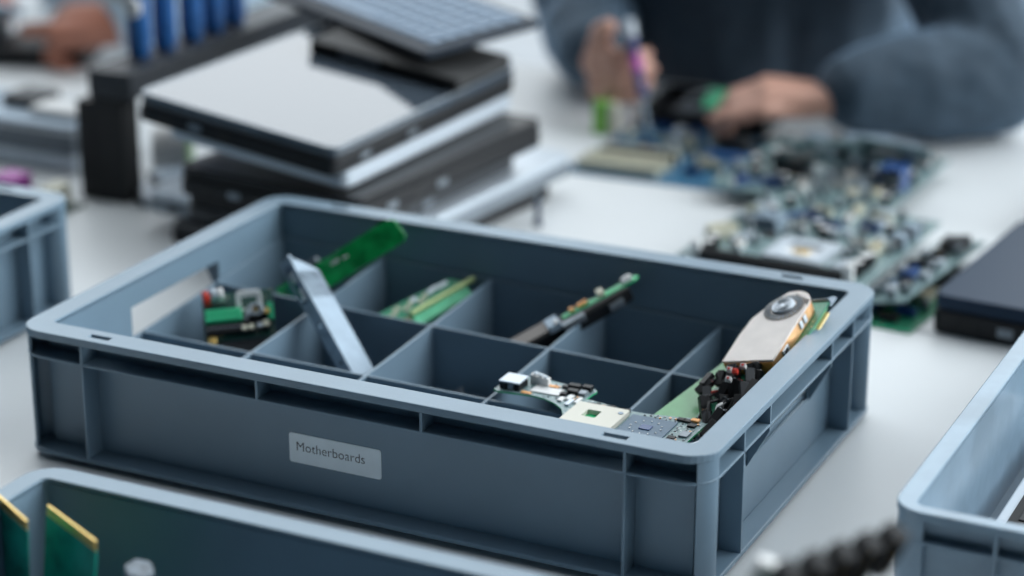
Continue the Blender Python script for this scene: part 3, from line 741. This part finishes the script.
# ------------------------------------------------------------------ left: devices between crate and rack
t = thing('switch_box','silver box with a dotted grey front, left of the black rack','electronic device',(-.80,.50,0),(0,0,-.02))
b = MB(); b.prism(rrect(-.30,-.032,.060,.10,.003,3),.0,.020); b.build('lower_case', SILVER, t, .001)
b = MB(); b.prism(rrect(-.30,-.030,.060,.10,.003,3),.0204,.046); b.build('front_grille', GREYDEV, t, .001)
b = MB(); b.prism(rrect(-.29,-.02,.050,.09,.003,3),.0464,.050); b.build('upper_plate', STEEL, t, .001)
b = MB(); b.M = Matrix.Translation((.005,.03,.0504)); b.prism(rrect(-.04,-.02,.03,.03,.008,4),0,.008); b.build('white_connector', WHITE, t, .002)
b = MB(); b.M = Matrix.Translation((-.06,.05,.0504)); b.prism(rrect(-.03,-.02,.02,.03,.002,4),0,.012); b.build('heat_sink', DARK, t, .002)
t = thing('connector_block','board of ports with one magenta plug, just behind the left crate','connectors',(-.70,.375,0),(0,0,-.1))
b = MB(); b.box(-.13,-.04,0,.045,.0,.004); b.build('circuit_board', PDARK, t)
for x,w_,m_,h,nm in ((-.11,.03,SILVER,.022,'port'),(-.072,.026,GREYM,.016,'port'),(-.040,.032,MAG,.030,'plug'),(.0,.018,GREYM,.018,'port'),(.024,.018,CREAM,.028,'connector')):
    b = MB(); b.box(x-w_/2,-.038,.0042,x+w_/2,-.006,h); b.box(x-w_/3,-.0405,.008,x+w_/3,-.0382,h-.004); o = b.build(nm, m_, t, .0015)
t = thing('paper_roll','small white roll with a lime rim beside the black rack','roll',(-.640,.520,.0285),(0,PI/2,.5))
b = MB(); n = 24; b.ring([(.028*math.cos(2*PI*i/n),.028*math.sin(2*PI*i/n)) for i in range(n)],[(.010*math.cos(2*PI*i/n),.010*math.sin(2*PI*i/n)) for i in range(n)],-.02,.02); b.build('roll_body', WHITE, t, .001, smooth=True)
b = MB(); b.ring([(.0283*math.cos(2*PI*i/n),.0283*math.sin(2*PI*i/n)) for i in range(n)],[(.024*math.cos(2*PI*i/n),.024*math.sin(2*PI*i/n)) for i in range(n)],.0202,.023); b.build('roll_rim', LIME, t, smooth=True)
for i,(x,y,z,rz,m_,lab) in enumerate(((-.655,.440,.0,.9,SILVER,'lower slim silver drive lying between rack and laptop stack'),(-.640,.452,.0125,1.05,STEEL,'upper slim silver drive lying between rack and laptop stack'))):
    t = thing('optical_drive',lab,'drive',(x+.05,y,z),(0,0,rz-.2))
    b = MB(); b.prism(rrect(-.02,-.04,.11,.03,.003,3),0,.0115); b.build('drive_case', m_, t, .001)
    b = MB(); b.box(-.0235,-.038,.001,-.0203,.028,.0105); b.build('drive_bezel', DARK, t, .0008)

# small dark screw bit standing beyond the crate
t = thing('screwdriver_bit','small dark screwdriver bit standing upright behind the labelled crate','tool',(-.178,.530,0))
b = MB(); b.cyl(0,0,0,.004,.005,12); b.cyl(0,0,.004,.026,.0035,6); b.build('bit_body', mat('dark_blue_steel',(.03,.05,.10,1),.35,metal=.6), t)
b = MB(); b.cyl(0,0,.026,.036,.002,8,.001); b.build('bit_tip', STEEL, t)

# ------------------------------------------------------------------ motherboards behind the crate
def motherboard(label, origin, u, v, W, D, pm, seed, layout, n=50, kinds=None, group='motherboards behind the crate', ref=(.235,.205)):
    t = board('motherboard', label, W, D, pm, group=group); frame(t, origin, u, v)
    z = .0016; tk = []
    fx, fy = W/ref[0], D/ref[1]
    for k, x, y, rz, *s in layout:
        x *= fx; y *= fy
        sc = s[0] if s else 1
        comp(k, t, x, y, z, rz, sc)
        ext = {'memory_slot':(.077,.005),'expansion_slot':(.045,.006),'processor_socket':(.036,.036),'heatsink':(.020,.020),'port':(.010,.009),'header':(.011,.005),'battery':(.012,.012)}
        e = ext.get(NAMES.get(k,k),(.008,.008))
        if abs(math.sin(rz)) > .7: e = (e[1], e[0])
        tk.append((x, y, e[0]*(sc if not isinstance(sc,tuple) else sc[0]), e[1]*(sc if not isinstance(sc,tuple) else sc[1])))
    scatter(t, random.Random(seed), .004,.004,W-.004,D-.004, z, n, kinds or ['capacitor','capacitor_w','choke','choke','header','header_c','capacitor','header','crystal','chip','header_b'], tk)
    return t
H_ = PI/2
motherboard('teal motherboard with silver processor socket and black slot along its near edge',
    (.014,.432,.020),(1,-.05,0),(-.06,1,0),.200,.245,PTEAL,21,
    [('memory_slot',.120,.014,0,(1.12,1.5,1.3)),('processor_socket',.130,.062,0,1.05),('heatsink',.055,.120,0,.8),('memory_slot_b',.060,.150,1.0,.55),('port',.222,.120,H_,1.0),('port',.222,.150,H_,1.0),
     ('capacitor_w',.213,.036,0,1.3),('capacitor_w',.213,.054,0,1.3),('capacitor_w',.028,.046,0,1.2),('capacitor_w',.030,.030,0,1.2),('header_c',.020,.075,1.0,1.7),('header_c',.205,.095,H_,1.4)], 64)
motherboard('crowded teal motherboard with blue ports, behind the one with the silver socket',
    (-.045,.690,.018),(1,-.03,0),(-.12,1,0),.208,.220,PTEAL,22,
    [('port_b',.235,.085,H_,1.9),('heatsink',.165,.140,.2,1.0),('heatsink_k',.090,.085,0,.9),('port',.190,.195,0,1.6),('port',.160,.205,0,1.6),('port',.130,.20,.1,1.6),('port',.215,.190,.3,1.6),
     ('memory_slot_b',.060,.040,.9,.5),('capacitor_w',.055,.110,0,1.7),('header',.170,.090,H_,1.5),('header',.130,.150,H_,1.6),('port',.075,.190,.1,1.5),('heatsink',.215,.140,0,.7),('header',.105,.120,H_,1.5)], 70, ref=(.262,.235))
motherboard('blue motherboard with rows of cream expansion slots, below the fist holding the screwdriver',
    (-.236,.722,.0),(1,.03,0),(-.02,1,0),.215,.225,PBLUE,23,
    [('expansion_slot_w',.060,.018,0,1.15),('expansion_slot_w',.060,.036,0,1.15),('expansion_slot_w',.062,.054,0,1.15),('expansion_slot_w',.062,.090,0,1.1),('expansion_slot',.064,.072,0,1.1),
     ('expansion_slot_b',.165,.120,0,.75),('heatsink_k',.155,.160,0,.9),('header_c',.155,.070,.2,1.3)], 34,['capacitor','chip','header_c','header_b','choke'],ref=(.215,.225))
motherboard('green motherboard lying under the right end of the pile, beside the closed laptop',
    (.200,.395,.0),(.995,-.10,0),(.10,.995,0),.076,.190,PGREEN,24,
    [('header_b',.022,.050,H_,1.3),('header_c',.060,.090,H_,1.4),('port_b',.018,.090,H_,1.0),('heatsink_k',.050,.150,0,.8)], 26,['capacitor','chip','header_k','header_b','choke'],ref=(.080,.190))
motherboard('pale teal motherboard propped on its edge against the pile, beside the closed laptop',
    (.214,.415,.012),(.96,-.10,.20),(.14,.98,.0),.050,.215,PTEAL,25,
    [('header_b',.028,.080,H_,1.3),('header_k',.030,.150,H_,1.3),('heatsink_k',.035,.185,0,.7)], 18,['capacitor','chip','header_k','header_b','choke'],ref=(.060,.215))
for (x,y,z,rz,kind,lab) in ((.055,.775,.050,.3,0,'small upright add-in card on the motherboard pile, nearest the sleeve'),(.135,.800,.050,-.2,1,'small add-in card on the right of the motherboard pile')):
    t = thing('expansion_card',lab,'circuit board',(x,y,.034),(R(20),0,rz))
    b = MB(); b.box(-.045,0,0,.045,.0016,.032); b.build('circuit_board', PTEAL, t)
    rg = random.Random(kind)
    for i in range(7):
        comp(rg.choice(['capacitor','chip','choke','header']), t, -.038+i*.0125, 0, .008+rg.random()*.016, 0, .8, rx=H_)

# green card and black chassis the person works on
t = thing('device_chassis','open black device under the hands of the person in navy','electronic device',(-.150,1.000,0),(0,0,.1))
b = MB(); b.ring(rrect(-.09,-.05,.07,.08,.006,3), rrect(-.085,-.045,.065,.075,.004,3),0,.022); b.box(-.087,-.047,.0,.067,.077,.003); b.build('chassis_tray', BLACK, t, .0006)
b = MB(); b.box(-.06,-.03,.0032,.03,.04,.012); b.build('drive', GREYM, t, .002)
b = MB(); b.M = Matrix.Translation((.012,-.018,.024)) @ Matrix.Rotation(.5,4,'X'); b.box(-.030,-.004,0,.022,.030,.003); o = b.build('green_card', TEALC, t, .0008)
b = MB(); b.tube([(-.05,-.02,.014),(-.03,-.01,.035),(-.005,.005,.036),(.0,.03,.02)],.004,8); b.build('cable', GREYM, t, smooth=True)
t = thing('green_clip','lime green block under the hand that holds the screwdriver','clip',(-.262,.895,0),(0,0,.2))
b = MB(); b.prism(rrect(-.012,-.010,.006,.010,.003,4),0,.040); b.build('clip_body', LIME, t, .002)
b = MB(); b.prism(rrect(.0065,-.010,.018,.010,.003,4),0,.038); b.build('clip_pad', CREAM, t, .002)

# ------------------------------------------------------------------ contents of the front crate
def upright_card(label, o_, u, v, W, Hh):
    t = thing('circuit_card', label, 'circuit board'); frame(t, o_, u, v)
    b = MB(); b.box(0,0,0,W,Hh-.007,.0016); b.build('circuit_board', PDTEAL, t, .0003)
    b = MB(); b.box(.001,Hh-.0068,.0,W-.001,Hh,.0015); b.build('edge_contacts', GOLD, t)
    for i in range(3):
        b = MB(); b.box(.006+i*.018,.012,.0016,.018+i*.018,.050,.0028); b.build('chip', PDTEAL, t, .0004)
    return t
upright_card('green circuit card with gold edge standing in the nearest crate, right of its twin',(-.076,-.470,.0090),(.058,-.025,-.004),(.20,.0,.97),.063,.108)
upright_card('green circuit card with gold edge at the left end of the nearest crate',(-.122,-.462,.0090),(.050,-.025,-.004),(.08,-.02,.98),.056,.110)
t = thing('metal_connector','small silver connector in the nearest crate, right of the green circuit cards','connector',(.008,-.482,.0095),(.2,.15,.3))
b = MB(); b.cyl(0,0,0,.088,.007,16); b.cyl(0,0,.088,.098,.010,6); b.build('connector_shell', GREYDEV, t, .0008, smooth=True)
b = MB(); b.M = Matrix.Translation((.014,.006,0)); b.cyl(0,0,0,.084,.006,16); b.build('connector_pin', GREYM, t, .0008, smooth=True)
# pile of small electronics sticking up out of its right end
rng = random.Random(8)
for i,(o_,lab) in enumerate((((.369,-.508,.0120),'board with dark and white connectors rising from the right end of the nearest crate'),
                             ((.387,-.540,.0120),'board with silver ports rising from the nearest crate, right of its neighbour'))):
    t = thing('connector_board',lab,'circuit board'); frame(t,o_,(.47,.88,0),(.393,-.21,.895))
    Hb = .238 if i == 0 else .205
    b = MB(); b.box(0,0,0,.098 if i == 0 else .078,Hb,.0018); b.build('circuit_board', PDARK, t)
    for j in range(14):
        comp(rng.choice(['capacitor_w','header_k','choke','header_k','capacitor','chip']), t, rng.uniform(.01,.068), rng.uniform(.14,Hb-.02), .0018, rng.choice((0,H_)), 1.5)
    for j in range(5 if i == 0 else 3):
        comp('header_k' if i == 0 else 'port', t, .012+j*(.019 if i == 0 else .028), Hb-.006-(.010 if i else 0), .0018, H_ if i == 0 else 0, 1.6 if i == 0 else 1.5)
t = thing('white_plug','round white plug at the right end of the nearest crate','connector',(.408,-.570,.0140),(-.25,.24,0))
b = MB(); b.cyl(0,0,0,.185,.009,18); b.cyl(0,0,.185,.212,.014,18,.009); b.build('plug_body', WHITE, t, .001, smooth=True)
b = MB(); b.box(-.004,-.012,.09,.004,-.0092,.15); b.build('plug_latch', SILVER, t, .0006)

# ------------------------------------------------------------------ people
def capsule(mb_, p, r0, q, r1, n=14):
    p, q = Vector(p), Vector(q); ax = q-p; L = ax.length
    z = ax.normalized() if L > 1e-6 else Vector((0,0,1))
    a = z.orthogonal().normalized(); c = z.cross(a); vs = []; fs = []
    rows = [(p - z*r0*math.sin(t_), r0*math.cos(t_)) for t_ in (PI/2*.999, PI/3, PI/6)] + [(p, r0), (q, r1)] + [(q + z*r1*math.sin(t_), r1*math.cos(t_)) for t_ in (PI/6, PI/3, PI/2*.999)]
    for ctr, rr in rows:
        vs += [tuple(ctr + a*rr*math.cos(2*PI*j/n) + c*rr*math.sin(2*PI*j/n)) for j in range(n)]
    for i in range(len(rows)-1):
        fs += [(i*n+j, i*n+(j+1)%n, (i+1)*n+(j+1)%n, (i+1)*n+j) for j in range(n)]
    fs += [list(range(n))[::-1], list(range((len(rows)-1)*n, len(rows)*n))]
    mb_.add(vs, fs)
def organic(name, chains, m_, parent, voxel=.005, smooth=6, origin=(0,0,0), wrinkle=0, squash=None):
    b = MB(); o0 = Vector(origin)
    for ch in chains:
        for (p, r0), (q, r1) in zip(ch[:-1], ch[1:]):
            capsule(b, Vector(p)-o0, r0, Vector(q)-o0, r1)
    o = b.build(name, m_, parent)
    md = o.modifiers.new('r','REMESH'); md.mode = 'VOXEL'; md.voxel_size = voxel; md.use_smooth_shade = True
    sm = o.modifiers.new('s','SMOOTH'); sm.iterations = smooth; sm.factor = .5
    if wrinkle:
        tx_ = bpy.data.textures.new(name+'_folds','CLOUDS'); tx_.noise_scale = .11
        dm = o.modifiers.new('d','DISPLACE'); dm.texture = tx_; dm.strength = wrinkle; dm.mid_level = .5
    bpy.context.view_layer.update()
    me_ = bpy.data.meshes.new_from_object(o.evaluated_get(bpy.context.evaluated_depsgraph_get()))
    me_.polygons.foreach_set('use_smooth',[True]*len(me_.polygons))
    o.modifiers.clear(); o.data = me_
    return o

def fist(w, k, side, up, grip):
    """hand chains: wrist w, knuckle centre k, side = direction from index to little finger, up = back of hand, grip = how far fingers curl"""
    w, k, side, up = Vector(w), Vector(k), Vector(side).normalized(), Vector(up).normalized()
    fwd = (k-w).normalized(); ch = []
    for i in range(4):
        base = k + side*(i-1.5)*.0185
        ch.append([(w + side*(i-1.5)*.010, .0165), (base, .0125)])
        L = [.042,.046,.043,.034][i]
        d1 = (fwd*math.cos(grip*.8) - up*math.sin(grip*.8)); d2 = (fwd*math.cos(grip*1.9) - up*math.sin(grip*1.9)); d3 = (fwd*math.cos(grip*2.8) - up*math.sin(grip*2.8))
        a = base + d1*L; c = a + d2*L*.62; e = c + d3*L*.45
        ch.append([(base,.0098),(a,.0086),(c,.0080),(e,.0070)])
    return ch

px, py = -.24, 1.34
person = thing('person','person in a navy jacket working on a motherboard, holding a screwdriver','person',(px,py,-.74))
def W2(*p): return tuple(Vector(p))
wl = V(-.315,1.000,.062); kl = V(-.290,.935,.066)
wr = V(.006,.972,.054); kr = V(-.070,.938,.064)
elb_l = V(-.400,1.165,.055); elb_r = V(.165,1.110,.060)
sh_l = V(-.455,1.28,.33); sh_r = V(-.025,1.28,.33)
head = V(px,1.20,.58)
body_ch = [
  [(V(px,py+.05,-.25),.15),(V(px,py+.03,-.05),.14),(V(px,py-.02,.12),.145),(V(px,py-.05,.27),.13)],
  [(sh_l,.060),(V(px,py-.05,.34),.085),(sh_r,.060)],
  [(V(px,py-.05,.34),.058),(V(px,py-.10,.46),.052),(head,.055)],
  [(head+V(0,.01,.03),.088),(head+V(0,-.012,-.02),.070),(head+V(0,-.035,-.062),.042)],
  [(head+V(0,-.092,.0),.012),(head+V(0,-.100,-.022),.013)],
  [(head+V(-.083,.01,.0),.014),(head+V(-.083,.012,-.025),.011)],[(head+V(.083,.01,.0),.014),(head+V(.083,.012,-.025),.011)],
  [(sh_l,.052),(elb_l,.040),(wl,.026)],
  [(sh_r,.052),(elb_r,.040),(wr,.026)],
  [(V(px-.09,py,-.25),.09),(V(px-.11,py-.30,-.24),.075),(V(px-.12,py-.36,-.24),.06),(V(px-.12,py-.30,-.66),.045),(V(px-.12,py-.40,-.705),.032)],
  [(V(px+.09,py,-.25),.09),(V(px+.11,py-.30,-.24),.075),(V(px+.12,py-.36,-.24),.06),(V(px+.12,py-.30,-.66),.045),(V(px+.12,py-.40,-.705),.032)],
]
# screwdriver hand: closed round the handle, thumb up along it
body_ch += fist(wl, kl, (.10,-.10,-1), (-.85,-.52,.05), .78)
tdir = V(-.262,.935,.105)
body_ch += [[(wl+V(.01,-.015,.012),.018),(kl+V(.000,.010,.030),.0155),(kl+V(.004,.002,.048),.0140),(kl+V(.016,-.004,.056),.0125)]]
# resting hand: fingers reach left and down to the board
body_ch += fist(wr, kr, (.35,-.93,-.05), (-.10,.05,1), .50)
body_ch += [[(wr+V(-.02,-.022,-.006),.014),(kr+V(.012,-.040,-.012),.0115),(kr+V(-.022,-.055,-.022),.0100),(kr+V(-.045,-.058,-.027),.0085)]]
organic('body', body_ch, SKIN, person, .0042, 4, (px,py,-.74))
jk = [
  [(V(px,py+.05,-.22),.175),(V(px,py+.01,-.05),.165),(V(px,py-.03,.12),.170),(V(px,py-.06,.27),.155)],
  [(V(px-.10,py+.02,-.18),.115),(V(px-.12,py-.03,.15),.125),(V(px-.13,py-.06,.25),.11)],[(V(px+.10,py+.02,-.18),.115),(V(px+.12,py-.03,.15),.125),(V(px+.13,py-.06,.25),.11)],
  [(sh_l,.078),(V(px,py-.05,.33),.110),(sh_r,.078)],
  [(V(px,py-.06,.37),.076),(V(px,py-.07,.40),.070)],
  [(sh_l,.078),(V(-.445,1.22,.19),.076),(elb_l+V(0,0,.015),.070),(V(-.365,1.085,.068),.064),(wl+V(-.016,.034,.004),.052)],
  [(sh_r,.078),(V(.085,1.20,.19),.080),(elb_r+V(0,0,.015),.075),(V(.09,1.040,.068),.066),(wr+V(.026,.018,.006),.052)],
]
organic('jacket', jk, JACKET, person, .006, 5, (px,py,-.74), .020)
organic('hair', [[(head+V(0,.025,.060),.085),(head+V(0,.045,.02),.080)],[(head+V(0,.0,.075),.078),(head+V(0,-.03,.078),.055)]], HAIR, person, .006, 3, (px,py,-.74))
# stool under the person
t = thing('stool','round black work stool under the person in navy','stool',(px,py+.06,-.7402))
b = MB(); b.cyl(0,0,.285,.300,.17,28); b.build('seat', BLACK, t, .004)
b = MB(); b.cyl(0,0,.04,.285,.022,16); b.build('column', STEEL, t)
for i in range(5):
    a = 2*PI*i/5; b = MB(); b.tube([(0,0,.05),(.24*math.cos(a),.24*math.sin(a),.015)],.015,8); b.build('leg', BLACK, t)

# screwdriver held in the left-hand fist of the photo
t = thing('screwdriver','precision screwdriver with a dark handle and pale cap held in a fist','screwdriver')
tipp = V(-.176,.836,.022); topp = V(-.252,.946,.126)
frame(t, tipp, (topp-tipp), (0,0,1))
Ls = (topp-tipp).length
b = MB(); b.M = Matrix.Rotation(PI/2,4,'Y'); b.cyl(0,0,0,Ls*.40,.0022,10); b.build('blade', STEEL, t, smooth=True)
b = MB(); b.M = Matrix.Rotation(PI/2,4,'Y'); b.cyl(0,0,Ls*.34,Ls*.86,.0060,14); b.build('handle', mat('indigo_plastic',(.03,.035,.16,1),.4), t, .001, smooth=True)
b = MB(); b.M = Matrix.Rotation(PI/2,4,'Y'); b.cyl(0,0,Ls*.55,Ls*.70,.0066,14); b.build('grip_ring', MAG, t, .001, smooth=True)
b = MB(); b.M = Matrix.Rotation(PI/2,4,'Y'); b.cyl(0,0,Ls*.86,Ls*1.02,.0075,14); b.build('cap', LBLUE if False else SILVER, t, .001, smooth=True)

# second person: only a fist and a pale sleeve reach into the photo
p2 = thing('person','person in a pale blue shirt, only fist and sleeve in view at top left','person',(-1.28,1.42,-.74))
w2 = V(-.975,.905,.062); k2 = V(-1.045,.860,.058)
ch = [[(V(-1.28,1.42,-.25),.15),(V(-1.28,1.38,.10),.14),(V(-1.28,1.38,.27),.13)],[(V(-1.48,1.38,.33),.06),(V(-1.08,1.36,.33),.06)],[(V(-1.28,1.37,.34),.057),(V(-1.28,1.34,.56),.055)],
      [(V(-1.28,1.34,.63),.088),(V(-1.28,1.31,.55),.055)],
      [(V(-1.08,1.36,.33),.05),(V(-.935,1.165,.080),.042),(w2,.031)],[(V(-1.48,1.38,.33),.05),(V(-1.47,1.17,.05),.042),(V(-1.25,.98,.05),.03),(V(-1.21,.92,.05),.032)],
      [(V(-1.37,1.45,-.25),.09),(V(-1.39,1.15,-.24),.075),(V(-1.39,1.16,-.67),.045),(V(-1.39,1.06,-.705),.032)],[(V(-1.19,1.45,-.25),.09),(V(-1.17,1.15,-.24),.075),(V(-1.17,1.16,-.67),.045),(V(-1.17,1.06,-.705),.032)]]
ch += fist(w2, k2, (.15,-.75,-.62), (-.25,-.55,.80), .95)
ch += [[(w2+V(-.01,-.02,.0),.016),(k2+V(.010,-.036,.006),.0125),(k2+V(-.025,-.045,.004),.0105)]]
ch += [[(w2,.030),(w2+(k2-w2)*.8,.033)]]
organic('body', ch, SKIN2, p2, .0045, 4, (-1.28,1.42,-.74))
organic('shirt', [[(V(-1.28,1.42,-.22),.17),(V(-1.28,1.37,.10),.165),(V(-1.28,1.37,.27),.15)],[(V(-1.48,1.38,.33),.075),(V(-1.28,1.38,.33),.10),(V(-1.08,1.36,.33),.075)],
      [(V(-1.08,1.36,.33),.075),(V(-.935,1.165,.092),.062),(w2+V(.002,.016,.006),.047)],[(V(-1.48,1.38,.33),.07),(V(-1.47,1.17,.07),.06),(V(-1.29,1.0,.055),.043)]], SLEEVE, p2, .007, 4, (-1.28,1.42,-.74), .012)
t = thing('stool','round black work stool under the person in pale blue','stool',(-1.28,1.48,-.7402))
b = MB(); b.cyl(0,0,.285,.300,.17,28); b.build('seat', BLACK, t, .004)
b = MB(); b.cyl(0,0,.04,.285,.022,16); b.build('column', STEEL, t)
for i in range(5):
    a = 2*PI*i/5; b = MB(); b.tube([(0,0,.05),(.24*math.cos(a),.24*math.sin(a),.015)],.015,8); b.build('leg', BLACK, t)
t = thing('black_device','black device with a grey top bar under the fist at the left edge','electronic device',(-1.09,.895,0),(0,0,.4))
b = MB(); b.box(-.16,-.04,0,.055,.06,.026); b.build('device_case', BLACK, t, .003)
b = MB(); b.box(-.155,-.010,.0262,-.07,.05,.060); b.build('side_block', DARK, t, .003)
b = MB(); b.M = Matrix.Translation((-.10,.02,.0605)) @ Matrix.Rotation(.15,4,'Y'); b.box(-.09,-.012,0.004,.055,.012,.016); b.build('top_bar', STEEL, t, .002)

# ------------------------------------------------------------------ light, world, camera
wd = bpy.data.worlds.new('room_light'); S.world = wd; wd.use_nodes = True
nt = wd.node_tree; L = nt.links; bg = nt.nodes['Background']
tc = nt.nodes.new('ShaderNodeTexCoord'); sp = nt.nodes.new('ShaderNodeSeparateXYZ'); L.new(tc.outputs['Generated'], sp.inputs[0])
def math_(op, a, b_=None, clamp=False):
    n_ = nt.nodes.new('ShaderNodeMath'); n_.operation = op; n_.use_clamp = clamp
    for i, v_ in enumerate((a, b_)):
        if v_ is None: continue
        if isinstance(v_, (int, float)): n_.inputs[i].default_value = v_
        else: L.new(v_, n_.inputs[i])
    return n_.outputs[0]
X, Y, Zc = sp.outputs
# brighter towards the windows (+x, +y) and overhead, dim towards the camera's side
def blob(c, lo, hi, k):
    c = Vector(c).normalized()
    d = math_('ADD', math_('ADD', math_('MULTIPLY', X, c.x), math_('MULTIPLY', Y, c.y)), math_('MULTIPLY', Zc, c.z))
    m_ = nt.nodes.new('ShaderNodeMapRange'); m_.interpolation_type = 'SMOOTHSTEP'
    L.new(d, m_.inputs[0]); m_.inputs[1].default_value = lo; m_.inputs[2].default_value = hi; m_.inputs[3].default_value = 0; m_.inputs[4].default_value = k
    return m_.outputs[0]
e = math_('ADD', blob((-.55,.82,.38), .58, .92, 2.1), blob((.84,.52,.32), .70, .92, 6.2))
e = math_('ADD', e, blob((-.15,.40,.88), .50, .97, 1.0))
e = math_('ADD', e, .012)
mixc = nt.nodes.new('ShaderNodeMixRGB'); mixc.inputs['Color1'].default_value = (.66,.83,1.0,1); mixc.inputs['Color2'].default_value = (.90,.96,1.0,1)
L.new(math_('MINIMUM', e, 1.0), mixc.inputs['Fac']); L.new(mixc.outputs[0], bg.inputs['Color'])
L.new(e, bg.inputs['Strength'])

def area(name, loc, target, size, power, col=(1,1,1)):
    l = bpy.data.lights.new(name,'AREA'); l.shape = 'RECTANGLE'; l.size, l.size_y = size; l.energy = power; l.color = col
    o = bpy.data.objects.new(name, l); COL.objects.link(o); o.location = loc
    d = Vector(target)-Vector(loc); o.rotation_euler = d.to_track_quat('-Z','Y').to_euler()
    return o
area('added_overhead_fill', (.5, 1.9, 1.9), (0,.3,0), (1.4,.6), 3, (.94,.98,1))  # unseen soft fill, added high behind the far table

cam = bpy.data.cameras.new('camera'); co = bpy.data.objects.new('camera', cam); COL.objects.link(co)
co.location = (.80658, -1.55320, .75971); co.rotation_euler = (PI/2-.346095, 0, .453542)
cam.sensor_width = 36; cam.lens = 2257.72/1024*36; cam.clip_start = .05; cam.clip_end = 60
cam.dof.use_dof = True; cam.dof.focus_distance = 1.69; cam.dof.aperture_fstop = 2.5; cam.dof.aperture_blades = 0
S.camera = co
S.view_settings.view_transform = 'Standard'; S.view_settings.look = 'None'; S.view_settings.exposure = 0.0; S.view_settings.gamma = 1; S.view_settings.use_curve_mapping = False
